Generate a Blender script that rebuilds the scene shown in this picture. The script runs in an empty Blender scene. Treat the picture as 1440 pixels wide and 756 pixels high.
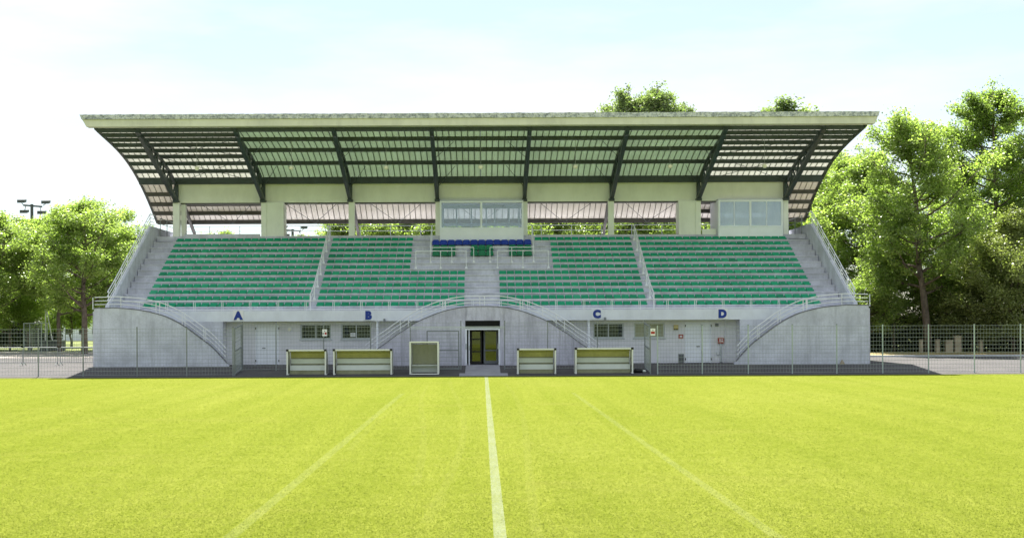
import bpy, math, random
import numpy as np
from mathutils import Vector, Matrix

random.seed(7)
RNG = np.random.default_rng(11)
SC = bpy.context.scene
COL = SC.collection

# ------------------------------------------------------------------ camera
EYE = 2.85                      # eye height above the pitch
F = 1800.0                      # focal length in photo pixels (photo 1440 wide)
VX, VY = 677.0, 450.0           # vanishing point of the depth direction
ROLL = 0.0042
cam_d = bpy.data.cameras.new("camera")
cam = bpy.data.objects.new("camera", cam_d)
COL.objects.link(cam)
cam.location = (0, 0, EYE)
cam.rotation_euler = (math.pi / 2, ROLL, 0)
cam_d.sensor_width = 36
cam_d.lens = 36 * F / 1440
cam_d.shift_x = (720 - VX) / 1440
cam_d.shift_y = (VY - 378) / 1440
cam_d.clip_end = 5000
cam_d.clip_start = 0.1
SC.camera = cam

# ------------------------------------------------------------------ sky, sun, exposure
SUN_EL, SUN_DX = math.radians(57.5), 0.13      # sun behind the stand, a little to the left
w = bpy.data.worlds.new("World"); SC.world = w; w.use_nodes = True
nt = w.node_tree; nt.nodes.clear()
N = nt.nodes.new
sky = N("ShaderNodeTexSky"); sky.sky_type = 'NISHITA'; sky.sun_disc = False
sun_az = math.atan2(-SUN_DX, 1.0)              # clockwise from +Y
sky.sun_elevation = SUN_EL; sky.sun_rotation = sun_az
sky.air_density = 1.0; sky.dust_density = 0.15; sky.ozone_density = 1.0
tc = N("ShaderNodeTexCoord")
mp = N("ShaderNodeMapping"); mp.inputs['Scale'].default_value = (1.2, 1.2, 5.0); mp.inputs['Location'].default_value = (2, 0, 8)
n1 = N("ShaderNodeTexNoise"); n1.inputs['Scale'].default_value = 2.3; n1.inputs['Detail'].default_value = 7; n1.inputs['Roughness'].default_value = 0.55
rmp = N("ShaderNodeValToRGB")
rmp.color_ramp.elements[0].position = 0.42; rmp.color_ramp.elements[0].color = (0.36, 0.36, 0.36, 1)
rmp.color_ramp.elements[1].position = 0.64; rmp.color_ramp.elements[1].color = (1, 1, 1, 1)
mix = N("ShaderNodeMixRGB"); mix.inputs['Color2'].default_value = (5.6, 5.75, 5.8, 1)
bg = N("ShaderNodeBackground"); bg.inputs['Strength'].default_value = 0.05
ow = N("ShaderNodeOutputWorld")
L = nt.links.new
L(tc.outputs['Generated'], mp.inputs['Vector']); L(mp.outputs[0], n1.inputs['Vector'])
L(n1.outputs['Fac'], rmp.inputs[0]); L(rmp.outputs[0], mix.inputs['Fac'])
L(sky.outputs[0], mix.inputs['Color1']); L(mix.outputs[0], bg.inputs['Color']); L(bg.outputs[0], ow.inputs['Surface'])

sd = bpy.data.lights.new("sun", 'SUN'); sd.energy = 4.35; sd.angle = math.radians(0.5); sd.color = (1.0, 0.95, 0.86)
sun = bpy.data.objects.new("sun", sd); COL.objects.link(sun)
hor = Vector((SUN_DX, -1, 0)).normalized()
ldir = hor * math.cos(SUN_EL) + Vector((0, 0, -math.sin(SUN_EL)))
sun.rotation_euler = ldir.to_track_quat('-Z', 'Y').to_euler()
sun.location = (0, 120, 90)

SC.view_settings.view_transform = 'Standard'
SC.view_settings.look = 'None'
SC.view_settings.gamma = 1.0
SC.view_settings.use_curve_mapping = False
SC.view_settings.exposure = 1.9
SC.render.engine = 'CYCLES'
SC.cycles.max_bounces = 8
SC.cycles.transparent_max_bounces = 24
SC.cycles.use_denoising = True

# ------------------------------------------------------------------ photo pixel -> metres
def PX(x, D): return (x - VX) * D / F
def PZ(x, y, D): return EYE + (VY - (y + ROLL * (x - VX))) * D / F
def ground_z(D):
    if D <= 65.3: return 0.0
    if D >= 69.5: return 0.35
    return 0.35 * (D - 65.3) / 4.2

# ------------------------------------------------------------------ materials
def _nodes(name):
    m = bpy.data.materials.new(name); m.use_nodes = True
    t = m.node_tree; t.nodes.clear()
    o = t.nodes.new("ShaderNodeOutputMaterial"); b = t.nodes.new("ShaderNodeBsdfPrincipled")
    t.links.new(b.outputs[0], o.inputs[0])
    return m, t, b, o

def noise(t, scale, detail=5, rough=0.6, stretch=(1, 1, 1), coord='pos', dist=0.0):
    if coord == 'pos':
        g = t.nodes.new("ShaderNodeNewGeometry").outputs['Position']
    else:
        g = t.nodes.new("ShaderNodeTexCoord").outputs['Object']
    mpn = t.nodes.new("ShaderNodeMapping"); mpn.inputs['Scale'].default_value = stretch
    t.links.new(g, mpn.inputs['Vector'])
    n = t.nodes.new("ShaderNodeTexNoise"); n.inputs['Scale'].default_value = scale
    n.inputs['Detail'].default_value = detail; n.inputs['Roughness'].default_value = rough
    n.inputs['Distortion'].default_value = dist
    t.links.new(mpn.outputs[0], n.inputs['Vector'])
    return n.outputs['Fac']

def ramp(t, fac, stops):
    r = t.nodes.new("ShaderNodeValToRGB")
    e = r.color_ramp.elements
    while len(e) < len(stops): e.new(0.5)
    for i, (p, c) in enumerate(stops):
        e[i].position = p; e[i].color = (c[0], c[1], c[2], 1) if len(c) == 3 else c
    t.links.new(fac, r.inputs[0])
    return r.outputs[0]

def mixc(t, a, b, fac, mode='MIX'):
    mx = t.nodes.new("ShaderNodeMixRGB"); mx.blend_type = mode
    for s, v in (('Color1', a), ('Color2', b), ('Fac', fac)):
        if hasattr(v, 'node'): t.links.new(v, mx.inputs[s])
        elif s == 'Fac': mx.inputs[s].default_value = v
        else: mx.inputs[s].default_value = (v[0], v[1], v[2], 1)
    return mx.outputs[0]

def bump(t, b, h, strength=0.3, dist=0.02):
    bn = t.nodes.new("ShaderNodeBump"); bn.inputs['Strength'].default_value = strength; bn.inputs['Distance'].default_value = dist
    t.links.new(h, bn.inputs['Height']); t.links.new(bn.outputs[0], b.inputs['Normal'])

def paint(name, col, rough=0.5, var=0.12, scale=3.0, metal=0.0, dirt=0.0, spec=0.4):
    """painted / plain surface with slight variation and optional dirt"""
    m, t, b, o = _nodes(name)
    lo = tuple(c * (1 - var) for c in col); hi = tuple(min(1, c * (1 + var)) for c in col)
    c = ramp(t, noise(t, scale, 5), [(0.3, lo), (0.7, hi)])
    if dirt > 0:
        d = ramp(t, noise(t, 1.3, 7, 0.7, (1, 1, 0.35)), [(0.45, (0, 0, 0)), (0.75, (dirt, dirt, dirt))])
        c = mixc(t, c, (0.10, 0.10, 0.095), d)
    t.links.new(c, b.inputs['Base Color'])
    b.inputs['Roughness'].default_value = rough; b.inputs['Metallic'].default_value = metal
    b.inputs['Specular IOR Level'].default_value = spec
    return m

def concrete(name, col, stain=0.5, streak=0.5, patch=0.5):
    m, t, b, o = _nodes(name)
    base = ramp(t, noise(t, 0.9, 8, 0.65), [(0.28, tuple(c * 0.80 for c in col)), (0.5, col), (0.72, tuple(c * 1.12 for c in col))])
    fine = ramp(t, noise(t, 14, 4, 0.7), [(0.3, (0.86, 0.86, 0.86)), (0.7, (1.06, 1.06, 1.06))])
    c = mixc(t, base, fine, 1.0, 'MULTIPLY')
    st = ramp(t, noise(t, 1.7, 6, 0.75, (1.6, 1.6, 0.16), dist=0.4), [(0.47, (0, 0, 0)), (0.68, (streak,) * 3)])
    c = mixc(t, c, tuple(x * 0.50 for x in col), st)
    pt = ramp(t, noise(t, 0.42, 9, 0.7, (1, 1, 1.6), dist=0.7), [(0.50, (0, 0, 0)), (0.66, (patch,) * 3)])
    c = mixc(t, c, (col[0] * 0.66, col[1] * 0.66, col[2] * 0.66), pt)
    sp = ramp(t, noise(t, 5.5, 8, 0.8), [(0.62, (0, 0, 0)), (0.75, (stain,) * 3)])
    c = mixc(t, c, (0.07, 0.07, 0.06), sp)
    t.links.new(c, b.inputs['Base Color'])
    b.inputs['Roughness'].default_value = 0.9; b.inputs['Specular IOR Level'].default_value = 0.2
    bump(t, b, noise(t, 22, 6, 0.7), 0.35, 0.02)
    return m

def leafmat(name, dark, mid, light, transl=0.45, gloss=0.04):
    m = bpy.data.materials.new(name); m.use_nodes = True
    t = m.node_tree; t.nodes.clear()
    o = t.nodes.new("ShaderNodeOutputMaterial")
    isl = t.nodes.new("ShaderNodeNewGeometry").outputs['Random Per Island']
    nf = noise(t, 0.55, 3, 0.6)
    ad = t.nodes.new("ShaderNodeMath"); ad.operation = 'MULTIPLY_ADD'; ad.inputs[1].default_value = 0.45
    t.links.new(isl, ad.inputs[0]); 
    sb = t.nodes.new("ShaderNodeMath"); sb.operation = 'SUBTRACT'; sb.inputs[1].default_value = 0.2
    t.links.new(nf, sb.inputs[0]); t.links.new(sb.outputs[0], ad.inputs[2])
    c = ramp(t, ad.outputs[0], [(0.2, dark), (0.5, mid), (0.85, light)])
    d = t.nodes.new("ShaderNodeBsdfDiffuse"); tr = t.nodes.new("ShaderNodeBsdfTranslucent"); gl = t.nodes.new("ShaderNodeBsdfGlossy")
    gl.inputs['Roughness'].default_value = 0.35; gl.inputs['Color'].default_value = (0.9, 0.95, 0.9, 1)
    t.links.new(c, d.inputs['Color'])
    ct = mixc(t, c, (1.15, 1.38, 0.60), 1.0, 'MULTIPLY')
    t.links.new(ct, tr.inputs['Color'])
    m1 = t.nodes.new("ShaderNodeMixShader"); m1.inputs[0].default_value = transl
    t.links.new(d.outputs[0], m1.inputs[1]); t.links.new(tr.outputs[0], m1.inputs[2])
    m2 = t.nodes.new("ShaderNodeMixShader"); m2.inputs[0].default_value = gloss
    t.links.new(m1.outputs[0], m2.inputs[1]); t.links.new(gl.outputs[0], m2.inputs[2])
    t.links.new(m2.outputs[0], o.inputs[0])
    return m

def glassmat(name, tint, diff, diff_amt, gloss_min=0.06, gloss_gain=0.6, rough=0.02):
    m = bpy.data.materials.new(name); m.use_nodes = True
    t = m.node_tree; t.nodes.clear()
    o = t.nodes.new("ShaderNodeOutputMaterial")
    tp = t.nodes.new("ShaderNodeBsdfTransparent"); tp.inputs[0].default_value = (*tint, 1)
    df = t.nodes.new("ShaderNodeBsdfDiffuse"); df.inputs[0].default_value = (*diff, 1)
    gl = t.nodes.new("ShaderNodeBsdfGlossy"); gl.inputs['Roughness'].default_value = rough
    m1 = t.nodes.new("ShaderNodeMixShader")
    dirt = ramp(t, noise(t, 1.2, 6, 0.7, (1, 1, 0.5)), [(0.3, (diff_amt * 0.7,) * 3), (0.75, (min(1, diff_amt * 1.3),) * 3)])  # uneven diffuse share: dust film, and painted reflection in the unbarred window
    t.links.new(dirt, m1.inputs[0])
    t.links.new(tp.outputs[0], m1.inputs[1]); t.links.new(df.outputs[0], m1.inputs[2])
    fr = t.nodes.new("ShaderNodeFresnel"); fr.inputs[0].default_value = 1.5
    ma = t.nodes.new("ShaderNodeMath"); ma.operation = 'MULTIPLY_ADD'; ma.inputs[1].default_value = gloss_gain; ma.inputs[2].default_value = gloss_min
    t.links.new(fr.outputs[0], ma.inputs[0])
    m2 = t.nodes.new("ShaderNodeMixShader"); t.links.new(ma.outputs[0], m2.inputs[0])
    t.links.new(m1.outputs[0], m2.inputs[1]); t.links.new(gl.outputs[0], m2.inputs[2])
    t.links.new(m2.outputs[0], o.inputs[0])
    return m

def grassmat():
    m, t, b, o = _nodes("turf")
    big = ramp(t, noise(t, 0.11, 5, 0.6, (1, 0.45, 1)), [(0.3, (0.128, 0.156, 0.020)), (0.5, (0.140, 0.166, 0.024)), (0.72, (0.156, 0.178, 0.031))])
    mid = ramp(t, noise(t, 1.6, 8, 0.75, (0.7, 1.0, 1)), [(0.30, (0.88, 0.90, 0.80)), (0.5, (1, 1, 1)), (0.70, (1.09, 1.06, 1.15))])
    c = mixc(t, big, mid, 1.0, 'MULTIPLY')
    fine = ramp(t, noise(t, 11, 8, 0.92), [(0.36, (0.58, 0.66, 0.35)), (0.5, (1, 1, 1)), (0.64, (1.38, 1.28, 1.7))])
    c = mixc(t, c, fine, 0.85, 'MULTIPLY')
    grain = ramp(t, noise(t, 6.0, 4, 0.9, (1.5, 0.3, 1)), [(0.34, (0.84, 0.87, 0.72)), (0.5, (1, 1, 1)), (0.66, (1.13, 1.10, 1.3))])
    c = mixc(t, c, grain, 1.0, 'MULTIPLY')
    streak = ramp(t, noise(t, 1.0, 5, 0.6, (1.1, 0.035, 1)), [(0.35, (0.93, 0.95, 0.9)), (0.65, (1.07, 1.05, 1.1))])
    c = mixc(t, c, streak, 1.0, 'MULTIPLY')
    dry = ramp(t, noise(t, 0.30, 8, 0.72, (0.45, 1.2, 1), dist=0.6), [(0.55, (0, 0, 0)), (0.80, (0.42, 0.42, 0.42))])
    c = mixc(t, c, (0.19, 0.18, 0.05), dry)
    t.links.new(c, b.inputs['Base Color'])
    b.inputs['Roughness'].default_value = 1.0; b.inputs['Specular IOR Level'].default_value = 0.0
    bump(t, b, noise(t, 45, 5, 0.8), 0.5, 0.03)
    return m

def linemat(name, col, amt, scale=9.0):
    """worn chalk: only part of the grass under it is covered"""
    m, t, b, o = _nodes(name)
    c = ramp(t, noise(t, 30, 3, 0.6), [(0.3, tuple(x * 0.8 for x in col)), (0.7, col)])
    t.links.new(c, b.inputs['Base Color']); b.inputs['Roughness'].default_value = 0.95
    b.inputs['Specular IOR Level'].default_value = 0.0
    tp = t.nodes.new("ShaderNodeBsdfTransparent"); mx = t.nodes.new("ShaderNodeMixShader")
    f1 = ramp(t, noise(t, 26, 5, 0.75), [(0.35, (0.1,) * 3), (0.65, (1,) * 3)])
    f2 = ramp(t, noise(t, 0.8, 5, 0.7), [(0.3, (amt * 0.55,) * 3), (0.7, (amt,) * 3)])
    f = mixc(t, f1, f2, 1.0, 'MULTIPLY')
    t.links.new(f, mx.inputs[0]); t.links.new(tp.outputs[0], mx.inputs[1]); t.links.new(b.outputs[0], mx.inputs[2])
    t.links.new(mx.outputs[0], o.inputs[0])
    return m

def asphalt():
    m, t, b, o = _nodes("asphalt")
    c = ramp(t, noise(t, 0.5, 7, 0.7), [(0.3, (0.075, 0.073, 0.076)), (0.7, (0.112, 0.107, 0.107))])
    f = ramp(t, noise(t, 30, 4, 0.7), [(0.3, (0.85,) * 3), (0.7, (1.1,) * 3)])
    c = mixc(t, c, f, 1.0, 'MULTIPLY')
    t.links.new(c, b.inputs['Base Color']); b.inputs['Roughness'].default_value = 0.95
    b.inputs['Specular IOR Level'].default_value = 0.15
    bump(t, b, noise(t, 40, 4, 0.7), 0.4, 0.01)
    return m

def sheetmat(name, col, transl):
    """glass-fibre roof sheet that lets some daylight through"""
    m = bpy.data.materials.new(name); m.use_nodes = True
    t = m.node_tree; t.nodes.clear(); o = t.nodes.new("ShaderNodeOutputMaterial")
    c = ramp(t, noise(t, 0.6, 5), [(0.3, tuple(x * 0.9 for x in col)), (0.7, tuple(min(1, x * 1.05) for x in col))])
    d = t.nodes.new("ShaderNodeBsdfDiffuse"); tr = t.nodes.new("ShaderNodeBsdfTranslucent"); mx = t.nodes.new("ShaderNodeMixShader")
    mx.inputs[0].default_value = transl
    t.links.new(c, d.inputs[0]); t.links.new(c, tr.inputs[0])
    t.links.new(d.outputs[0], mx.inputs[1]); t.links.new(tr.outputs[0], mx.inputs[2]); t.links.new(mx.outputs[0], o.inputs[0])
    return m

def seatmat(name, col):
    """moulded plastic; every shell has faded a little differently"""
    m, t, b, o = _nodes(name)
    r1 = t.nodes.new("ShaderNodeObjectInfo").outputs['Random']; r2 = t.nodes.new("ShaderNodeNewGeometry").outputs['Random Per Island']
    ad = t.nodes.new("ShaderNodeMath"); ad.operation = 'ADD'; t.links.new(r1, ad.inputs[0]); t.links.new(r2, ad.inputs[1])
    fr = t.nodes.new("ShaderNodeMath"); fr.operation = 'FRACT'; t.links.new(ad.outputs[0], fr.inputs[0])
    c = ramp(t, fr.outputs[0], [(0.0, tuple(x * 0.72 for x in col)), (0.12, tuple(x * 0.90 for x in col)), (0.85, tuple(x * 1.10 for x in col)), (1.0, (col[0] + 0.03, col[1] * 1.2, col[2] * 1.35))])
    g = ramp(t, noise(t, 1.4, 7, 0.75), [(0.55, (0, 0, 0)), (0.8, (0.3, 0.3, 0.3))])
    c = mixc(t, c, (0.10, 0.16, 0.11), g)
    t.links.new(c, b.inputs['Base Color']); b.inputs['Roughness'].default_value = 0.5; b.inputs['Specular IOR Level'].default_value = 0.35
    return m

def blademat():
    m = bpy.data.materials.new("grass_blade"); m.use_nodes = True
    t = m.node_tree; t.nodes.clear(); o = t.nodes.new("ShaderNodeOutputMaterial")
    isl = t.nodes.new("ShaderNodeNewGeometry").outputs['Random Per Island']
    c = ramp(t, isl, [(0.0, (0.152, 0.188, 0.028)), (0.5, (0.190, 0.222, 0.040)), (1.0, (0.240, 0.256, 0.066))])
    k = ramp(t, noise(t, 1.0, 6, 0.65, (1.3, 0.03, 1)), [(0.34, (0.88, 0.91, 0.82)), (0.66, (1.12, 1.09, 1.25))])
    c = mixc(t, c, k, 1.0, 'MULTIPLY')
    p = ramp(t, noise(t, 0.35, 7, 0.7, (0.5, 1.3, 1), dist=0.5), [(0.34, (0.90, 0.93, 0.82)), (0.5, (1, 1, 1)), (0.70, (1.14, 1.10, 1.35))])
    c = mixc(t, c, p, 1.0, 'MULTIPLY')
    d = t.nodes.new("ShaderNodeBsdfDiffuse"); tr = t.nodes.new("ShaderNodeBsdfTranslucent"); mx = t.nodes.new("ShaderNodeMixShader"); mx.inputs[0].default_value = 0.5
    t.links.new(c, d.inputs[0]); t.links.new(mixc(t, c, (1.15, 1.2, 0.8), 1.0, 'MULTIPLY'), tr.inputs[0])
    t.links.new(d.outputs[0], mx.inputs[1]); t.links.new(tr.outputs[0], mx.inputs[2]); t.links.new(mx.outputs[0], o.inputs[0])
    return m

def lichen():
    m, t, b, o = _nodes("lichen_gutter")
    c = ramp(t, noise(t, 5, 6, 0.85, (1, 1, 1.2)), [(0.32, (0.10, 0.11, 0.14)), (0.46, (0.38, 0.41, 0.47)), (0.58, (0.78, 0.80, 0.85)), (0.74, (0.22, 0.24, 0.27))])
    t.links.new(c, b.inputs['Base Color']); b.inputs['Roughness'].default_value = 0.95
    bump(t, b, noise(t, 12, 6, 0.8), 1.0, 0.06)
    return m

M = {}
M['turf'] = grassmat()
M['asphalt'] = asphalt()
M['rough_grass'] = paint("rough_grass", (0.12, 0.15, 0.022), 0.9, 0.45, 0.5)
M['dry_verge'] = paint("dry_verge", (0.26, 0.21, 0.09), 0.95, 0.35, 0.9)
M['path'] = paint("pale_gravel", (0.26, 0.235, 0.215), 0.95, 0.2, 0.7)
M['line'] = linemat("chalk_line", (0.34, 0.38, 0.27), 0.72)
M['oldline'] = linemat("old_chalk_line", (0.42, 0.46, 0.24), 0.17)
M['track'] = linemat("worn_track", (0.38, 0.40, 0.13), 0.10)
M['concrete'] = concrete("weathered_concrete", (0.635, 0.66, 0.74), 0.35, 0.45, 0.6)
M['arch'] = concrete("stained_concrete", (0.60, 0.60, 0.70), 0.6, 0.8, 0.65)
M['step'] = concrete("terrace_concrete", (0.65, 0.66, 0.73), 0.7, 0.4, 0.75)
M['coping'] = concrete("coping_concrete", (0.20, 0.20, 0.23), 0.6, 0.4, 0.5)
M['worn_path'] = concrete("worn_path_concrete", (0.33, 0.33, 0.36), 0.6, 0.2, 0.6)
M['fascia'] = paint("painted_band", (0.74, 0.78, 0.85), 0.7, 0.05, 1.5, dirt=0.18)
M['blockwork'] = paint("painted_blockwork", (0.74, 0.75, 0.79), 0.75, 0.05, 2.0, dirt=0.18)
M['cream'] = paint("cream_render", (0.82, 0.84, 0.77), 0.75, 0.05, 0.8, dirt=0.12)
M['eave'] = paint("eave_board", (0.66, 0.66, 0.57), 0.7, 0.07, 0.8, dirt=0.25)
M['lichen'] = lichen()
M['steel'] = paint("dark_green_steel", (0.035, 0.05, 0.052), 0.45, 0.2, 2.0)
M['rearsteel'] = paint("brown_grey_steel", (0.075, 0.070, 0.068), 0.5, 0.2, 2.0)
M['sheet_green'] = sheetmat("pale_green_sheet", (0.64, 0.73, 0.63), 0.26)
M['sheet_white'] = sheetmat("off_white_sheet", (0.84, 0.84, 0.81), 0.40)
M['sheet_pink'] = sheetmat("pinkish_sheet", (0.86, 0.82, 0.795), 0.18)
M['groove_shade'] = paint("painted_groove_shade", (0.30, 0.35, 0.30), 0.7, 0.15, 2.0)  # dark colour stands in for shade inside the sheet grooves
M['groove_shade_rear'] = paint("pale_painted_groove_shade", (0.52, 0.48, 0.46), 0.7, 0.1, 2.0)  # lighter painted groove shade for the rear sheets
M['rooftop'] = paint("roof_top_sheet", (0.30, 0.31, 0.32), 0.5, 0.2, 0.8)
M['rail'] = paint("white_rail", (0.78, 0.80, 0.84), 0.35, 0.06, 2.0)
M['galv'] = paint("galvanised_steel", (0.22, 0.245, 0.25), 0.55, 0.15, 3.0, metal=0.15)
M['wire'] = paint("fence_wire", (0.30, 0.34, 0.34), 0.45, 0.1, 3.0, metal=0.3)
M['greenpost'] = paint("fence_post_paint", (0.36, 0.43, 0.41), 0.5, 0.12, 3.0)
M['seat'] = seatmat("green_seat_plastic", (0.004, 0.30, 0.145))
M['blueseat'] = paint("blue_seat_plastic", (0.010, 0.045, 0.36), 0.4, 0.12, 1.2, spec=0.5)
M['vipseat'] = paint("deep_green_seat_plastic", (0.003, 0.19, 0.08), 0.4, 0.12, 1.2, spec=0.5)
M['whitepaint'] = paint("white_paint", (0.84, 0.88, 0.94), 0.45, 0.05, 1.0)
M['dugoutframe'] = paint("white_lacquer", (0.74, 0.76, 0.72), 0.4, 0.06, 2.0)
M['bench'] = paint("pale_bench_board", (0.66, 0.71, 0.69), 0.5, 0.06, 1.5)
M['black'] = paint("black_plastic", (0.012, 0.012, 0.013), 0.5, 0.1, 3.0)
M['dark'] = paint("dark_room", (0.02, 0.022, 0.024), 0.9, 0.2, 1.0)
M['alu'] = paint("grey_aluminium", (0.46, 0.50, 0.53), 0.4, 0.08, 2.0, metal=0.2)
M['blue'] = paint("blue_lettering", (0.006, 0.035, 0.26), 0.5, 0.05, 2.0)
M['white'] = paint("sign_white", (0.80, 0.81, 0.82), 0.5, 0.03, 2.0)
M['red'] = paint("sign_red", (0.36, 0.035, 0.025), 0.5, 0.08, 3.0)
M['yellow'] = paint("amber_lens", (0.55, 0.45, 0.16), 0.4, 0.08, 3.0)
M['vent'] = paint("grey_vent", (0.18, 0.20, 0.21), 0.5, 0.1, 3.0)
M['lamp'] = paint("white_lamp", (0.80, 0.78, 0.66), 0.35, 0.04, 3.0)
M['bark'] = paint("bark", (0.125, 0.10, 0.078), 0.9, 0.45, 4.0)
M['palebark'] = paint("pale_bark", (0.15, 0.125, 0.095), 0.9, 0.4, 3.0)
M['blade'] = blademat()
M['leaf_a'] = leafmat("leaf_sunny", (0.15, 0.205, 0.055), (0.265, 0.33, 0.105), (0.38, 0.43, 0.19), 0.64)
M['leaf_b'] = leafmat("leaf_mid", (0.13, 0.185, 0.050), (0.225, 0.295, 0.09), (0.34, 0.39, 0.15), 0.6)
M['leaf_c'] = leafmat("leaf_pale", (0.13, 0.16, 0.050), (0.26, 0.29, 0.11), (0.42, 0.44, 0.21), 0.48)
M['leaf_d'] = leafmat("leaf_poplar", (0.10, 0.14, 0.065), (0.20, 0.25, 0.115), (0.33, 0.37, 0.20), 0.5)
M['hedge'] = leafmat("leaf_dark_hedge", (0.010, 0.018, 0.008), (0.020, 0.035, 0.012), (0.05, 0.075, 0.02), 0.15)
M['poly'] = glassmat("grass_reflection_polycarbonate", (0.72, 0.72, 0.40), (0.72, 0.70, 0.30), 0.7, 0.02, 0.3, 0.2)  # olive of the reflected grass is put into the panel colour
M['polygrey'] = glassmat("grey_polycarbonate", (0.7, 0.72, 0.62), (0.42, 0.43, 0.34), 0.55, 0.03, 0.4, 0.12)
M['glass'] = glassmat("press_glass", (0.78, 0.86, 0.90), (0.50, 0.60, 0.68), 0.16, 0.06, 0.7)
M['glassblue'] = glassmat("press_glass_reflecting", (0.58, 0.70, 0.80), (0.52, 0.64, 0.76), 0.50, 0.12, 0.8)
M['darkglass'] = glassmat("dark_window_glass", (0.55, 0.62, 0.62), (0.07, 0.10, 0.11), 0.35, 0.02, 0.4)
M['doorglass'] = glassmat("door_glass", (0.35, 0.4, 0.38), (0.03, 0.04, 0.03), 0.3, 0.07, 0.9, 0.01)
M['reflection_glass'] = glassmat("window_reflection_glass", (0.6, 0.65, 0.65), (0.40, 0.41, 0.38), 0.65, 0.06, 0.8)  # pale diffuse colour stands in for the reflection on this window
M['stone'] = paint("pale_block", (0.36, 0.31, 0.22), 0.9, 0.25, 2.0)
M['equipment'] = paint("dark_grey_box", (0.07, 0.08, 0.085), 0.6, 0.2, 2.0)

# ------------------------------------------------------------------ mesh builder
class MB:
    def __init__(s): s.v = []; s.f = []
    def add(s, vs, fs):
        o = len(s.v); s.v += [tuple(p) for p in vs]; s.f += [tuple(i + o for i in f) for f in fs]
        return s
    def box(s, x0, x1, y0, y1, z0, z1):
        return s.add([(x0, y0, z0), (x1, y0, z0), (x1, y1, z0), (x0, y1, z0), (x0, y0, z1), (x1, y0, z1), (x1, y1, z1), (x0, y1, z1)],
                     [(0, 3, 2, 1), (4, 5, 6, 7), (0, 1, 5, 4), (1, 2, 6, 5), (2, 3, 7, 6), (3, 0, 4, 7)])
    def prism_y(s, poly, y0, y1):          # polygon in XZ, extruded along Y
        n = len(poly)
        vs = [(x, y0, z) for x, z in poly] + [(x, y1, z) for x, z in poly]
        fs = [tuple(range(n)), tuple(reversed(range(n, 2 * n)))] + [(i, i + n, (i + 1) % n + n, (i + 1) % n) for i in range(n)]
        return s.add(vs, fs)
    def prism_x(s, poly, x0, x1):          # polygon in YZ, extruded along X
        n = len(poly)
        vs = [(x0, y, z) for y, z in poly] + [(x1, y, z) for y, z in poly]
        fs = [tuple(range(n)), tuple(reversed(range(n, 2 * n)))] + [(i, i + n, (i + 1) % n + n, (i + 1) % n) for i in range(n)]
        return s.add(vs, fs)
    def path(s, pts, r, n=6, r2=None, square=False):
        """tube through points; radius may taper from r to r2"""
        pts = [Vector(p) for p in pts]; k = len(pts)
        if r2 is None: r2 = r
        vs = []; prev = None
        for i, p in enumerate(pts):
            d = (pts[min(i + 1, k - 1)] - pts[max(i - 1, 0)]).normalized()
            if prev is None:
                up = Vector((0, 0, 1)) if abs(d.z) < 0.95 else Vector((0, 1, 0))
                a = d.cross(up).normalized()
            else:
                a = (prev - d * prev.dot(d)).normalized()
            prev = a; b = a.cross(d).normalized()
            rr = r + (r2 - r) * i / max(1, k - 1)
            for j in range(n):
                th = 2 * math.pi * (j + (0.5 if square else 0)) / n
                vs.append(p + a * (math.cos(th) * rr) + b * (math.sin(th) * rr))
        fs = []
        for i in range(k - 1):
            for j in range(n):
                fs.append((i * n + j, i * n + (j + 1) % n, (i + 1) * n + (j + 1) % n, (i + 1) * n + j))
        fs.append(tuple(reversed(range(n)))); fs.append(tuple(range((k - 1) * n, k * n)))
        return s.add(vs, fs)
    def bar(s, p, q, wd, ht):              # rectangular bar: wd across, ht up
        p = Vector(p); q = Vector(q); d = (q - p).normalized()
        up = Vector((0, 0, 1)) if abs(d.z) < 0.97 else Vector((0, 1, 0))
        a = d.cross(up).normalized() * (wd / 2); b = a.cross(d).normalized() * (ht / 2)
        vs = [p - a - b, p + a - b, p + a + b, p - a + b, q - a - b, q + a - b, q + a + b, q - a + b]
        return s.add(vs, [(0, 3, 2, 1), (4, 5, 6, 7), (0, 1, 5, 4), (1, 2, 6, 5), (2, 3, 7, 6), (3, 0, 4, 7)])
    def lathe(s, prof, n=12, c=(0, 0, 0)):
        k = len(prof); vs = []
        for r, z in prof:
            for j in range(n):
                th = 2 * math.pi * j / n
                vs.append((c[0] + r * math.cos(th), c[1] + r * math.sin(th), c[2] + z))
        fs = [(i * n + j, i * n + (j + 1) % n, (i + 1) * n + (j + 1) % n, (i + 1) * n + j) for i in range(k - 1) for j in range(n)]
        fs.append(tuple(reversed(range(n)))); fs.append(tuple(range((k - 1) * n, k * n)))
        return s.add(vs, fs)
    def mesh(s, name, mat, smooth=False):
        me = bpy.data.meshes.new(name); me.from_pydata(s.v, [], s.f); me.update()
        if mat is not None: me.materials.append(M[mat])
        if smooth: me.shade_smooth()
        return me
    def build(s, name, mat, parent=None, local=False, smooth=False):
        return link(name, s.mesh(name, mat, smooth), parent, local)

def link(name, me, parent=None, local=False, loc=None):
    o = bpy.data.objects.new(name, me); COL.objects.link(o)
    if parent is not None:
        o.parent = parent
        if not local and parent.type == 'EMPTY': o.location = -parent.location
    if loc is not None: o.location = Vector(o.location) + Vector(loc)
    return o

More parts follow.
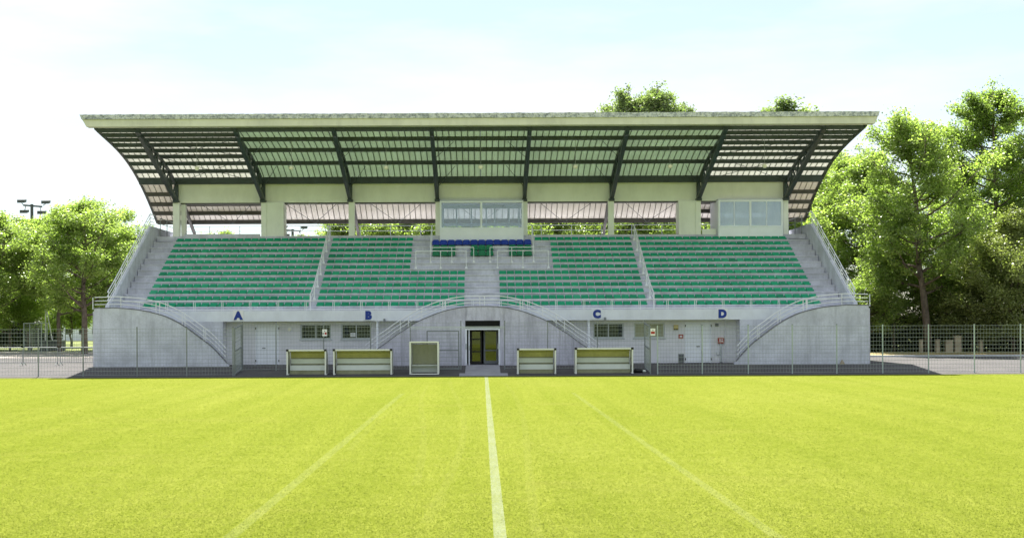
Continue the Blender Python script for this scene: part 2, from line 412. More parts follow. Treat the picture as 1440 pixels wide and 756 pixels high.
def tag(o, label, cat, group=None):
    o['label'] = label; o['category'] = cat
    if group: o['group'] = group
    return o
def thing(name, loc, label, cat, group=None, rz=0.0):
    o = bpy.data.objects.new(name, None); COL.objects.link(o)
    o.location = loc; o.rotation_euler = (0, 0, rz); o.empty_display_size = 0.3
    return tag(o, label, cat, group)
def structure(o): o['kind'] = 'structure'; return o
def copy_tree(root, loc, rz=0.0, scale=None, label=None, group=None):
    r = root.copy(); COL.objects.link(r); r.location = loc; r.rotation_euler = (0, 0, rz)
    if scale: r.scale = scale
    if label: r['label'] = label
    if group: r['group'] = group
    for c in root.children:
        k = c.copy(); COL.objects.link(k); k.parent = r
        for g in c.children:
            d = g.copy(); COL.objects.link(d); d.parent = k
    return r

# ================================================================== THE GROUND
def sheet(name, x0, x1, ys, mat, dz=0.0, nx=1):
    vs = []; fs = []
    for y in ys:
        for i in range(nx + 1):
            vs.append((x0 + (x1 - x0) * i / nx, y, ground_z(y) + dz))
    for j in range(len(ys) - 1):
        for i in range(nx):
            a = j * (nx + 1) + i
            fs.append((a, a + 1, a + nx + 2, a + nx + 1))
    return structure(MB().add(vs, fs).build(name, mat))
sheet("ground", -1500, 1500, [-1500, 65.3, 69.5, 150, 3000], 'rough_grass', -0.02)
sheet("pitch", -56, 56, [-8, 65.3], 'turf', 0.0)
sheet("asphalt_apron", -60, 60, [65.3, 69.5, 96], 'asphalt', 0.0)
sheet("gravel_path", -70, -19, [89, 108.5], 'path', 0.012)
MB_v = MB().prism_x([(84.0, 0.30), (84.2, 0.42), (90.5, 0.50), (91.0, 0.30)], 21.9, 60)
structure(MB_v.build("verge", 'dry_verge'))
structure(MB().prism_x([(83.7, 0.3), (83.98, 0.3), (83.98, 0.45), (83.7, 0.45)], 22.0, 60).build("kerb", 'concrete'))

def strip(name, pts, wd, mat, z):
    vs = []; n = len(pts)
    for i, (x, y) in enumerate(pts):
        a = Vector((*pts[max(i - 1, 0)], 0)); b = Vector((*pts[min(i + 1, n - 1)], 0))
        d = (b - a).normalized(); nn = Vector((-d.y, d.x, 0)) * wd / 2
        vs += [(x - nn.x, y - nn.y, z), (x + nn.x, y + nn.y, z)]
    fs = [(2 * i, 2 * i + 2, 2 * i + 3, 2 * i + 1) for i in range(n - 1)]
    return structure(MB().add(vs, fs).build(name, mat))
line_b = lambda y: -3.33 + 0.0070 * (y - 16.8)
line_c = lambda y: 3.85 - 0.0088 * (y - 16.8)
strip("line_marking", [(0.235, y) for y in np.linspace(10, 65.1, 12)], 0.17, 'line', 0.006)
strip("line_marking", [(line_b(y), y) for y in np.linspace(10, 50, 14)], 0.19, 'oldline', 0.006)
strip("line_marking", [(line_c(y), y) for y in np.linspace(10, 50, 14)], 0.17, 'oldline', 0.006)
for k, (x0, amp, y0, y1) in enumerate([(-1.0, 0.55, 18, 60), (-1.75, 0.6, 22, 56), (0.95, -0.3, 14, 58), (-2.6, 0.35, 28, 52)]):
    strip("tyre_track", [(x0 + amp * math.sin((y - 14) / 11.0 + k), y) for y in np.linspace(y0, y1, 24)], 0.16, 'track', 0.010 + 0.004 * k)

# ================================================================== THE GRANDSTAND
STAND = thing("grandstand", (0, 71, 0.35), "concrete grandstand with curved steel roof over green seats", "grandstand")
D_WING, D_FAS, D_FAC, D_COL = 70.9, 72.4, 73.4, 83.3
def row_d(i): return 74.1 + 0.75 * (i - 1)          # nosing of row i (1..12)
def row_z(i): return 3.70 + 0.388 * (i - 1)
DECK_Z = 8.36
TRX = [5.67 * (k - 3.5) for k in range(8)]          # truss lines

# terrace steps, deck and body walls
for i in range(1, 13):
    d1 = row_d(i + 1) if i < 12 else 83.2
    MB().prism_x([(row_d(i) + 0.05, row_z(i) - 0.75), (d1 + 0.045, row_z(i) - 0.75), (d1 + 0.045, row_z(i)), (row_d(i), row_z(i)), (row_d(i), row_z(i) - 0.07), (row_d(i) + 0.05, row_z(i) - 0.085)], -21.1, 21.1).build("terrace_step", 'step', STAND)
MB().box(-21.1, 21.1, 83.2, 89.3, 8.05, DECK_Z).build("concourse_deck", 'step', STAND)
MB().box(-21.1, 21.1, 88.6, 88.9, 0.3, 8.05).build("rear_wall", 'concrete', STAND)
MB().box(-21.35, 21.35, D_FAS, 74.1, 2.83, 3.43).build("front_walkway", 'fascia', STAND)
for s in (-1, 1):
    poly = [(72.7, 0.3), (89.3, 0.3), (89.3, 8.9), (83.2, 8.97), (82.2, 8.97), (73.8, 4.28), (72.7, 3.75)]
    a, b = sorted((s * 21.36, s * 21.14))
    MB().prism_x(poly, a, b).build("side_wall", 'concrete', STAND)
    a, b = sorted((s * 14.62, s * 21.1))
    MB().box(a, b, D_FAS + 0.002, D_FAS + 0.25, 0.3, 2.828).build("stair_wall", 'concrete', STAND)
    a, b = sorted((s * 14.62, s * 14.84))
    MB().box(a, b, D_FAS + 0.25, D_FAC + 0.2, 0.3, 2.828).build("return_wall", 'blockwork', STAND)

# curved wing walls with stairs behind
WING = [(132.4, 433.7), (150, 433.5), (163, 433.3), (185, 435), (205.6, 438), (229.6, 444.4), (248, 452.8), (263, 462), (277.8, 473), (292.6, 484), (303.7, 494.4), (314.8, 506.5), (321, 514.5)]
wing = [(PX(x, D_WING), PZ(x, y, D_WING)) for x, y in WING]
ARCH = [(677.6, 431), (659, 431.5), (638.5, 434.3), (620, 439), (601.5, 446), (586.7, 452.8), (571.9, 462), (555, 473), (544, 481.5), (533, 489), (520, 499), (510, 508), (503, 515)]
arch = [(PX(x, D_WING), PZ(x, y, D_WING)) for x, y in ARCH]

def smooth_pts(p, n=4):
    out = []
    for i in range(len(p) - 1):
        p0 = np.array(p[max(i - 1, 0)]); p1 = np.array(p[i]); p2 = np.array(p[i + 1]); p3 = np.array(p[min(i + 2, len(p) - 1)])
        for j in range(n):
            u = j / n
            out.append(tuple(0.5 * ((2 * p1) + (-p0 + p2) * u + (2 * p0 - 5 * p1 + 4 * p2 - p3) * u * u + (-p0 + 3 * p1 - 3 * p2 + p3) * u ** 3)))
    out.append(tuple(p[-1]))
    return out
wing_s = smooth_pts(wing); arch_s = smooth_pts(arch)

def railing(parent, paths, posts, r=0.028, rp=0.024, mat='rail', pmat=None):
    """first path is the top rail; posts are (foot, head) pairs"""
    top = MB().path(paths[0], r, 6).build("railing", mat, parent)
    for p in paths[1:]: MB().path(p, r * 0.8, 5).build("rail", mat, top)
    for a, b in posts: MB().path([a, b], rp, 5).build("post", pmat or mat, top)
    return top

def along(pts, u):
    """point at x position u on a polyline (monotone in first coordinate)"""
    xs = [p[0] for p in pts]; zs = [p[1] for p in pts]
    if xs[0] > xs[-1]: xs, zs = xs[::-1], zs[::-1]
    return float(np.interp(u, xs, zs))

for s in (-1, 1):
    pts = [(-s * x, z) for x, z in wing_s]       # s=-1: left as measured, s=+1: mirrored
    poly = pts + [(pts[-1][0], 0.3), (pts[0][0], 0.3)]
    MB().prism_y(poly, D_WING, D_WING + 0.25).build("wing_wall", 'concrete', STAND)
    cp = pts[:-2]
    MB().prism_y([(x, z + 0.002) for x, z in cp] + [(x, z + 0.045) for x, z in cp[::-1]], D_WING - 0.02, D_WING + 0.27).build("coping", 'coping', STAND)
    if True:
        ya = D_WING + 0.12
        tops = []
        for off in (0.62, 0.42, 0.22):
            tops.append([(x, ya, z + off * (1.0 + 0.25 * (abs(pts[0][0]) - abs(x)) / 7.5)) for x, z in pts[:-3]])
        posts = []
        for u in (21.55, 20.0, 18.05, 17.85, 16.6, 16.45, 15.4, 15.3):
            z = along(pts, s * u)
            posts.append(((s * u, ya, z - 0.05), (s * u, ya, z + 0.62 * (1.0 + 0.25 * (abs(pts[0][0]) - u) / 7.5))))
        railing(STAND, tops, posts)
    # flight of steps behind the wing wall
    m = MB()
    for k in range(16):
        x0 = 20.0 - k * 0.36
        a, b = sorted((s * x0, s * (x0 - 0.36)))
        m.box(a, b, D_WING + 0.26, D_FAS - 0.002, 0.3, 3.43 - (k + 1) * 0.181)
    m.build("stair_flight", 'step', STAND)
    a, b = sorted((s * 20.0, s * 21.6))
    MB().box(a, b, D_WING + 0.26, D_FAS - 0.002, 0.3, 3.43).build("stair_landing", 'step', STAND)
    a, b = sorted((s * 21.4, s * 21.6))
    MB().box(a, b, D_FAS, 73.2, 0.3, 3.43).build("landing_wall", 'concrete', STAND)

# centre arch wall with the players' entrance
OX0, OX1, OZ1 = -0.90, 1.03, 2.83
halfL = arch_s; halfR = [(-x + 0.1, z) for x, z in arch_s]
topL = [p for p in halfL if p[0] < OX0 - 0.02]; topR = [p for p in halfR if p[0] > OX1 + 0.02]
zl = along(halfL, OX0); zr = along(halfR, OX1)
m = MB()
m.prism_y([(OX0, 0.3), (OX0, zl)] + topL + [(topL[-1][0], 0.3)], D_WING, D_WING + 0.25)
m.prism_y([(OX1, zr), (OX1, 0.3), (topR[-1][0], 0.3)] + topR[::-1], D_WING, D_WING + 0.25)
mid = [(OX0, zl)] + sorted([p for p in halfL if OX0 < p[0] < 0.03]) + sorted([p for p in halfR if 0.07 < p[0] < OX1]) + [(OX1, zr)]
m.prism_y([(OX0, OZ1), (OX1, OZ1)] + mid[::-1], D_WING, D_WING + 0.25)
m.build("arch_wall", 'arch', STAND)
full = [p for p in halfL[::-1] if p[0] < 0.04] + [p for p in halfR if p[0] > 0.06]
ya = D_WING + 0.12
MB().prism_y([(x, z + 0.002) for x, z in full] + [(x, z + 0.045) for x, z in full[::-1]], D_WING - 0.02, D_WING + 0.27).build("coping", 'coping', STAND)
railing(STAND, [[(x, ya, z + off * (1 + 0.35 * abs(x) / 7)) for x, z in full[5:-5]] for off in (0.58, 0.40, 0.22)],
        [((u, ya, (along(halfL, u) if u < 0.05 else along(halfR, u)) - (0.75 if abs(u) < 0.3 else 0.05)), (u, ya, (along(halfL, u) if u < 0.05 else along(halfR, u)) + 0.58 * (1 + 0.35 * abs(u) / 7)))
         for u in (-0.08, 0.18, -2.15, -2.0, 2.15, 2.3, -3.3, 3.4, -4.05, 4.15, -4.5, 4.6)])
for s in (-1, 1):
    m = MB()
    for k in range(16):
        x0 = 1.3 + k * 0.35
        a, b = sorted((s * x0, s * (x0 + 0.35)))
        m.box(a, b, D_WING + 0.26, D_FAS - 0.002, max(0.3, 3.43 - (k + 1) * 0.181 - (0.5 if k < 9 else 3)), 3.43 - (k + 1) * 0.181)
    m.build("stair_flight", 'step', STAND)
MB().box(-1.3, 1.3, D_WING + 0.26, D_FAS - 0.002, 3.0, 3.43).build("stair_landing", 'step', STAND)
# passage behind the entrance
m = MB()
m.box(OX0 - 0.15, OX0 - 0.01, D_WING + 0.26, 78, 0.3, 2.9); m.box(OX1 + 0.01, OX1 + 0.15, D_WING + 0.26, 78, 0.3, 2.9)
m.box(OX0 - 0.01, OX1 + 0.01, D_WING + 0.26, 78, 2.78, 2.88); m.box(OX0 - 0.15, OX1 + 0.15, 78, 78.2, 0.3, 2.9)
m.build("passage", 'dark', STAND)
MB().box(OX0, OX1, D_WING + 0.05, 78, 0.3, 0.36).build("passage_floor", 'step', STAND)
ent = MB()
ent.box(OX0 + 0.0, OX0 + 0.09, D_WING + 0.04, D_WING + 0.16, 0.362, 2.42); ent.box(OX1 - 0.09, OX1, D_WING + 0.04, D_WING + 0.16, 0.362, 2.42)
ent.box(OX0 + 0.09, OX1 - 0.09, D_WING + 0.04, D_WING + 0.16, 2.32, 2.42)
ENT = ent.build("entrance_frame", 'whitepaint', STAND)
for k in range(9):
    z = 2.50 + k * 0.036
    MB().box(OX0, OX1, D_WING + 0.10 , D_WING + 0.16, z, z + 0.012).build("louvre_slat", 'black', ENT)
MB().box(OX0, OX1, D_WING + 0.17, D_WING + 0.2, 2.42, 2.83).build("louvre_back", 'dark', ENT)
def glass_leaf(x0, x1, y, z0, z1, bars, name="door_leaf", fmat='vent', gmat='doorglass', rot=0.0):
    f = MB(); t = 0.09
    f.box(x0, x0 + t, y, y + 0.05, z0, z1); f.box(x1 - t, x1, y, y + 0.05, z0, z1)
    f.box(x0 + t, x1 - t, y, y + 0.05, z0, z0 + 0.18); f.box(x0 + t, x1 - t, y, y + 0.05, z1 - t, z1)
    for zb in bars: f.box(x0 + t, x1 - t, y + 0.002, y + 0.048, zb, zb + 0.07)
    o = f.build(name, fmat, STAND)
    MB().box(x0 + t, x1 - t, y + 0.02, y + 0.03, z0 + 0.18, z1 - t).build("pane", gmat, o)
    return o
glass_leaf(-0.62, 0.02, 72.1, 0.37, 2.3, (1.05, 1.75), fmat='black')
o = glass_leaf(0.12, 0.92, 72.0, 0.40, 2.3, (1.12,), fmat='vent')
o = MB().box(-0.72, -0.66, D_WING + 0.17, D_WING + 0.95, 0.37, 2.32).build("open_door_leaf", 'whitepaint', STAND)
MB().box(-0.73, -0.65, D_WING + 0.155, D_WING + 0.19, 1.2, 1.45).build("handle", 'alu', o)
MB().box(OX1 - 0.13, OX1 - 0.05, D_WING - 0.01, D_WING + 0.038, 1.25, 1.55).build("handle", 'alu', ENT)
MB().box(OX0 + 0.01, OX0 + 0.08, D_WING - 0.01, D_WING + 0.038, 1.25, 1.55).build("handle", 'alu', ENT)
# concrete path from the entrance to the pitch
structure(MB().prism_x([(66.4, 0.02), (70.88, 0.30), (70.88, 0.375), (69.5, 0.372), (66.4, 0.115)], -0.86, 0.98).build("concrete_path", 'worn_path'))
structure(MB().prism_x([(65.36, -0.05), (66.4, 0.0), (66.4, 0.112), (65.36, 0.024)], -1.15, 1.35).build("concrete_apron", 'worn_path'))

# recessed ground-floor facade with real openings
def wall_with_openings(name, x0, x1, z0, z1, ya, yb, openings, mat):
    m = MB(); xs = sorted({x0, x1, *[v for o in openings for v in o[:2]]})
    for a, b in zip(xs[:-1], xs[1:]):
        ops = sorted([(o[2], o[3]) for o in openings if o[0] <= a + 1e-6 and o[1] >= b - 1e-6])
        z = z0
        for lo, hi in ops:
            if lo > z + 1e-6: m.box(a, b, ya, yb, z, lo)
            z = hi
        if z < z1 - 1e-6: m.box(a, b, ya, yb, z, z1)
    return m.build(name, mat, STAND)
def fx(x): return PX(x, D_FAC)
def fz(x, y): return PZ(x, y, D_FAC)
wins = [(422.5, 465.5, 1), (480, 522, 1), (834, 877, 1), (891.5, 934.5, 0)]
WZ0, WZ1 = 1.80, 2.66
ops = [(fx(a), fx(b), WZ0, WZ1) for a, b, _ in wins]
d1 = (fx(359.5), fx(392), 0.36, 2.62); d2 = (fx(963.7), fx(1000), 0.36, 2.66)
pas = (OX0 - 0.15, OX1 + 0.15, 0.36, 2.80)
wall_with_openings("facade_wall", -14.61, 14.61, 0.36, 2.828, D_FAC, D_FAC + 0.2, ops + [d1, d2, pas], 'blockwork')
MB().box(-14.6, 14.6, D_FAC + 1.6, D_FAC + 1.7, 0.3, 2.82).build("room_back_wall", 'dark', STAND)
for (a, b, bars), op in zip(wins, ops):
    x0, x1, z0, z1 = op; t = 0.07
    f = MB(); y = D_FAC + 0.07
    f.box(x0, x0 + t, y, y + 0.06, z0, z1); f.box(x1 - t, x1, y, y + 0.06, z0, z1)
    f.box(x0 + t, x1 - t, y, y + 0.06, z0, z0 + t); f.box(x0 + t, x1 - t, y, y + 0.06, z1 - t, z1)
    xm = (x0 + x1) / 2
    f.box(xm - 0.03, xm + 0.03, y - 0.01, y + 0.05, z0 + t, z1 - t)
    wo = f.build("window", 'alu', STAND)
    for xa, xb in ((x0 + t, xm - 0.03), (xm + 0.03, x1 - t)):
        MB().box(xa, xb, y + 0.02, y + 0.03, z0 + t, z1 - t).build("pane", 'darkglass' if bars else 'reflection_glass', wo)
    MB().box(x0 - 0.06, x1 + 0.06, D_FAC - 0.06, D_FAC + 0.069, z0 - 0.07, z0 - 0.002).build("sill", 'alu', wo)
    if bars:
        for k in range(15):
            xx = x0 + 0.12 + (x1 - x0 - 0.24) * k / 14
            MB().box(xx - 0.011, xx + 0.011, y + 0.14, y + 0.16, z0, z1).build("grille_bar", 'vent', wo)
def double_door(op, mullion, handle_x):
    x0, x1, z0, z1 = op; y = D_FAC + 0.05
    fr = MB(); t = 0.05
    fr.box(x0, x0 + t, D_FAC - 0.02, y + 0.06, z0, z1); fr.box(x1 - t, x1, D_FAC - 0.02, y + 0.06, z0, z1); fr.box(x0 + t, x1 - t, D_FAC - 0.02, y + 0.06, z1 - t, z1)
    dr = fr.build("double_door", 'whitepaint', STAND)
    for a, b in ((x0 + t, mullion - 0.004), (mullion + 0.004, x1 - t)):
        MB().box(a + 0.004, b - 0.004, y, y + 0.05, z0 + 0.01, z1 - t - 0.006).build("leaf", 'whitepaint', dr)
    MB().box(handle_x - 0.02, handle_x + 0.16, y - 0.05, y - 0.001, 1.28, 1.33).build("handle", 'vent', dr)
    for xx in (x0 + 0.0, x1):
        for zz in (z0 + 0.16, z1 - 0.24):
            MB().box(xx - 0.025, xx + 0.025, D_FAC - 0.045, D_FAC - 0.021, zz, zz + 0.12).build("hinge", 'black', dr)
double_door(d1, fx(375), fx(369))
double_door(d2, fx(986), fx(980))
# slender posts under the walkway
for x in (530.5, 827.8):
    MB().path([(PX(x, 72.6), 72.6, 0.3), (PX(x, 72.6), 72.6, 2.84)], 0.07, 10).build("support_post", 'whitepaint', STAND)
MB().path([(fx(1019), D_FAC - 0.06, 0.36), (fx(1019), D_FAC - 0.06, 2.83)], 0.035, 8).build("downpipe", 'blockwork', STAND)

# railing along the front walkway
zt = 3.99
posts = []
for x in np.arange(-19.4, 19.5, 1.576):
    posts += [((x - 0.045, D_FAS + 0.08, 3.42), (x - 0.045, D_FAS + 0.08, zt)), ((x + 0.045, D_FAS + 0.08, 3.42), (x + 0.045, D_FAS + 0.08, zt))]
railing(STAND, [[(-20.3, D_FAS + 0.08, zt), (20.3, D_FAS + 0.08, zt)], [(-20.3, D_FAS + 0.08, 3.50), (20.3, D_FAS + 0.08, 3.50)]], posts, 0.026, 0.018)

# aisle handrails
for X in (-9.78, 9.87):
    pts = [(X, 73.2, 4.35)] + [(X, row_d(i) + 0.12, row_z(i) + 0.92) for i in (2, 4, 6, 8, 10, 12)] + [(X, 83.0, 8.97)]
    posts = [((X, 73.2, 3.42), (X, 73.2, 4.35))] + [((X, row_d(i) + 0.12, row_z(i) - 0.01), (X, row_d(i) + 0.12, row_z(i) + 0.92)) for i in (2, 4, 6, 8, 10, 12)]
    r = railing(STAND, [pts, [(p[0], p[1], p[2] - 0.35) for p in pts]], posts, 0.035, 0.035)
    for i in (2, 4, 6, 8, 10, 12):
        MB().lathe([(0.09, 0), (0.08, 0.09), (0.05, 0.12)], 8, (X, row_d(i) + 0.12, row_z(i) - 0.005)).build("foot", 'rail', r)
# rails on the side walls
for s in (-1, 1):
    X = s * 21.25
    base = [(72.75, 3.75), (73.8, 4.28), (82.2, 8.97), (83.2, 8.97)]
    paths = [[(X, d, z + off) for d, z in base] for off in (0.78, 0.54, 0.30, 0.10)]
    posts = []
    for d in np.linspace(73.0, 82.2, 8):
        z = float(np.interp(d, [b[0] for b in base], [b[1] for b in base]))
        posts.append(((X, d, z - 0.02), (X, d, z + 0.78)))
    railing(STAND, paths, posts, 0.03, 0.026)
# railing on the rear edge of the concourse
posts = [((x, 89.15, DECK_Z - 0.01), (x, 89.15, 9.45)) for x in np.arange(-21, 21.1, 2.1)]
railing(STAND, [[(-21.2, 89.15, z), (21.2, 89.15, z)] for z in (9.45, 9.10, 8.75)], posts, 0.025, 0.025, 'galv')
for s in (-1, 1):
    MB_p = [((s * 20.9, d, DECK_Z - 0.01), (s * 20.9, d, 9.55)) for d in (83.4, 85.2, 87)]
    railing(STAND, [[(s * 20.9, 83.3, z), (s * 20.9, 89.1, z)] for z in (9.55, 9.2, 8.85)], MB_p, 0.028, 0.028, 'galv')

# guests' enclosure railings
for lst, i, h in (((-4.02, -2.49, -0.92), 7, 1.09), ((1.0, 2.57, 4.13), 7, 1.09), ((-3.14, -1.82, -0.46), 8, 0.95), ((0.55, 1.9, 3.26), 8, 0.95)):
    d = row_d(i) + 0.1; z = row_z(i)
    r = railing(STAND, [[(lst[0], d, z + h), (lst[-1], d, z + h)]], [((x, d, z - 0.01), (x, d, z + h)) for x in lst], 0.027, 0.022)
    for x in lst: MB().lathe([(0.08, 0), (0.07, 0.1), (0.04, 0.13)], 8, (x, d, z - 0.005)).build("foot", 'rail', r)
for x in (-3.16, 3.28):
    pts = [(x, row_d(8) + 0.1, row_z(8) + 0.95), (x, row_d(12), row_z(12) + 1.0)]
    railing(STAND, [pts, [(p[0], p[1], p[2] - 0.4) for p in pts]], [((x, row_d(k) + 0.1, row_z(k) - 0.01), (x, row_d(k) + 0.1, row_z(k) + 0.96)) for k in (10, 12)], 0.03, 0.028)

# columns and the cream beam over the concourse
def column(x0, x1, y0, y1, mat='cream', z1=10.57):
    MB().box(x0, x1, y0, y1, 7.9, z1).build("column", mat, STAND)
kc = D_COL / F
for a, b in ((244, 253), (491, 499.2), (613, 619), (736.6, 742.5), (856, 864), (1102, 1109)):
    column((a - VX) * kc, (b - VX) * kc, 83.25, 83.65)
column(-14.30, -13.98, 83.25, 83.75); column(-13.978, -12.85, 83.32, 84.6)
column(13.98, 14.30, 83.25, 83.75); column(12.88, 13.978, 83.32, 84.6)
column(-19.62, -19.35, 83.75, 84.2); 
for k in range(7):
    a, b = TRX[k] + 0.005, TRX[k + 1] - 0.005
    MB().box(a, b, 83.62, 83.95, 10.58, 11.95).build("beam_panel", 'cream', STAND)
MB().box(-20.0, 20.0, 83.70, 84.3, 10.50, 10.578).build("beam_soffit", 'rearsteel', STAND)
MB().box(-19.3, -14.4, 83.3, 83.5, DECK_Z - 0.05, 8.52).build("kerb_upstand", 'step', STAND)
MB().box(14.4, 15.3, 83.3, 83.5, DECK_Z - 0.05, 8.72).build("kerb_upstand", 'cream', STAND)

# ---- roof
RD = np.array([74.0, 76.2, 80.0, 82.96, 84.9, 86.6, 88.0]); RZ = np.array([14.05, 13.78, 13.12, 12.25, 11.42, 10.45, 9.70])
RC = np.polyfit(RD - 80, RZ, 4)
def roof_z(d): return float(np.polyval(RC, d - 80))
D_SPLIT = 83.75
def roof_panel_mesh(name, d0, d1, wdt, nseg, mat, groove_mat='groove_shade'):
    prof = []
    n = 3; u = wdt / n
    for k in range(n):
        x = k * u
        prof += [(x, 0.0), (x + u - 0.050, 0.0), (x + u - 0.045, 0.09), (x + u - 0.005, 0.09)]
    prof.append((wdt - 0.0, 0.0))
    P = len(prof); vs = []; fs = []
    ds = np.linspace(d0, d1, nseg + 1)
    for d in ds:
        z = roof_z(d)
        for x, dz in prof: vs.append((x, d, z + dz))
    for i in range(nseg):
        for j in range(P - 1):
            a = i * P + j; fs.append((a, a + 1, a + P + 1, a + P))
    groove_shade = [f for f in range(len(fs)) if (f % (P - 1)) % 4 in (1, 2, 3)]  # groove faces that take the painted shade colour
    off = len(vs)
    for d in ds:
        z = roof_z(d) + 0.16
        vs += [(0, d, z), (wdt, d, z)]
    for i in range(nseg):
        a = off + 2 * i; fs.append((a, a + 2, a + 3, a + 1))
        fs.append((i * P, (i + 1) * P, a + 2, a)); fs.append((i * P + P - 1, a + 1, a + 3, (i + 1) * P + P - 1))
    me = MB().add(vs, fs).mesh(name, mat)
    me.materials.append(M[groove_mat])
    for f in groove_shade: me.polygons[f].material_index = 1
    return me
NP = 40; RW = 22.2; pw = 2 * RW / NP
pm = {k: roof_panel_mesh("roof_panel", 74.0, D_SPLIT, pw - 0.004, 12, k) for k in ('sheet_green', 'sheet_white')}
pr = roof_panel_mesh("roof_panel", D_SPLIT + 0.004, 88.0, pw - 0.004, 7, 'sheet_pink', 'groove_shade_rear')
ROOF = None
fas = MB()   # gutter with ragged lichen edge
xl0, xr0 = -22.96, 22.85
nseg = 260
zt0, zm0, zb0 = 14.70, 14.43, 14.02
top = []
for i in range(nseg + 1):
    x = xl0 + (xr0 - xl0) * i / nseg
    top.append((x, zt0 + random.uniform(-0.012, 0.015)))
poly = [(xl0 + 0.10, zm0), (xr0 - 0.06, zm0)] + top[::-1]
vs = []; fs = []
for x, z in top: vs += [(x, 73.25, z), (x, 74.15, z + 0.02), (max(xl0 + 0.1, min(xr0 - 0.06, x)), 73.28, zm0 + random.uniform(-0.012, 0.02)), (max(xl0 + 0.1, min(xr0 - 0.06, x)), 74.15, zm0)]
for i in range(nseg):
    a = 4 * i
    fs += [(a, a + 4, a + 5, a + 1), (a + 2, a + 6, a + 4, a), (a + 3, a + 7, a + 6, a + 2), (a + 1, a + 5, a + 7, a + 3)]
fs += [(0, 1, 3, 2), (4 * nseg + 2, 4 * nseg + 3, 4 * nseg + 1, 4 * nseg)]
ROOF = fas.add(vs, fs).build("roof", 'lichen', STAND)
ROOF['label'] = "curved sheet roof with a lichen speckled gutter"
MB().prism_y([(xl0 + 0.12, zm0 - 0.004), (xl0 + 0.36, zb0), (xr0 - 0.24, zb0), (xr0 - 0.08, zm0 - 0.004)], 73.36, 73.9).build("eave_board", 'eave', ROOF)
for k in range(NP):
    x = -RW + k * pw; xc = x + pw / 2
    o = link("roof_panel", pm['sheet_green' if abs(xc) < 14.17 else 'sheet_white'], ROOF); o.location = (x, 0, 0)
    o = link("roof_panel", pr, ROOF); o.location = (x, 0, 0)
for s in (-1, 1):        # verge trims along the curved ends
    ds = np.linspace(73.9, 88.0, 20); m = MB()
    poly = [(d, roof_z(d) - 0.12) for d in ds] + [(d, roof_z(d) + 0.16) for d in ds[::-1]]
    a, b = sorted((s * 22.2, s * 22.32))
    m.prism_x(poly, a, b).build("verge_trim", 'steel', ROOF)
def purlin(d, x0, x1, mat='steel', h=0.24, wd=0.14):
    z = roof_z(d) - 0.005
    MB().box(x0, x1, d - wd / 2, d + wd / 2, z - h, z - 0.002 + (0.02 if d > 82 else 0)).build("purlin", mat, ROOF)
for d in (74.1, 76.15, 78.5, 80.85): purlin(d, -22.18, 22.18)
purlin(83.15, -22.18, 22.18, 'steel', 0.42, 0.2)
for d in (75.1, 77.3, 79.65, 82.0):
    for x0, x1 in ((-22.18, -14.25), (14.25, 22.18)): purlin(d, x0, x1)
purlin(87.85, -22.18, 22.18, 'rearsteel', 0.27)
for d in (84.9, 86.0, 86.95):
    for x0, x1 in ((-22.18, -14.25), (14.25, 22.18)): purlin(d, x0, x1, 'rearsteel')
for X in TRX:
    low = MB().bar((X, 83.3, 10.72), (X, 73.95, 13.86), 0.24, 0.22).build("roof_truss", 'steel', STAND)
    ds = np.linspace(83.3, 74.4, 9)
    MB().path([(X, d, roof_z(d) - 0.36) for d in ds], 0.12, 4, square=True).build("upper_chord", 'steel', low)
    MB().box(X - 0.11, X + 0.11, 83.38, 83.58, 10.6, roof_z(83.4) - 0.2).build("truss_post", 'steel', low)
    MB().box(X - 0.17, X + 0.17, 83.05, 83.6, 10.55, 10.72).build("base_plate", 'steel', low)
    lz = lambda d: 10.72 + (83.3 - d) / 9.35 * 3.14
    nodes_l = [82.4, 80.6, 79.0, 77.6, 76.4]; nodes_u = [83.2, 81.5, 79.8, 78.3, 77.0, 75.8]
    for i in range(5):
        for du in (nodes_u[i], nodes_u[i + 1]):
            MB().bar((X, nodes_l[i], lz(nodes_l[i])), (X, du, roof_z(du) - 0.36), 0.09, 0.09).build("web_strut", 'steel', low)
    ds = np.linspace(83.9, 88.0, 8)
    MB().path([(X, d, roof_z(d) - 0.42) for d in ds] + [(X, 88.6, 8.95), (X, 88.9, DECK_Z - 0.01)], 0.13, 4, square=True).build("rear_rib", 'rearsteel', low)
# wind bracing rods
for k in range(7):
    xa, xb = TRX[k] + 0.12, TRX[k + 1] - 0.12; xm = (xa + xb) / 2
    zz = lambda d: roof_z(d) - 0.40
    rods = [((xa, 84.2, zz(84.2)), (xm, 87.6, zz(87.6))), ((xb, 84.2, zz(84.2)), (xm, 87.6, zz(87.6)))]
    if k in (0, 6):
        rods += [((xa, 75, zz(75)), (xb, 79, zz(79))), ((xb, 75, zz(75)), (xa, 79, zz(79))), ((xa, 79, zz(79)), (xb, 83, zz(83))), ((xb, 79, zz(79)), (xa, 83, zz(83)))]
    else:
        sgn = -1 if k < 3 else 1
        for d0 in (76.3, 81):
            if k <= 3: rods.append(((xa, d0 + 2, zz(d0 + 2) - 0.25), (xa + 1.1, d0, zz(d0) + 0.12)))
            if k >= 3: rods.append(((xb, d0 + 2, zz(d0 + 2) - 0.25), (xb - 1.1, d0, zz(d0) + 0.12)))
    for p, q in rods: MB().path([p, q], 0.016, 5).build("brace_rod", 'steel', ROOF)

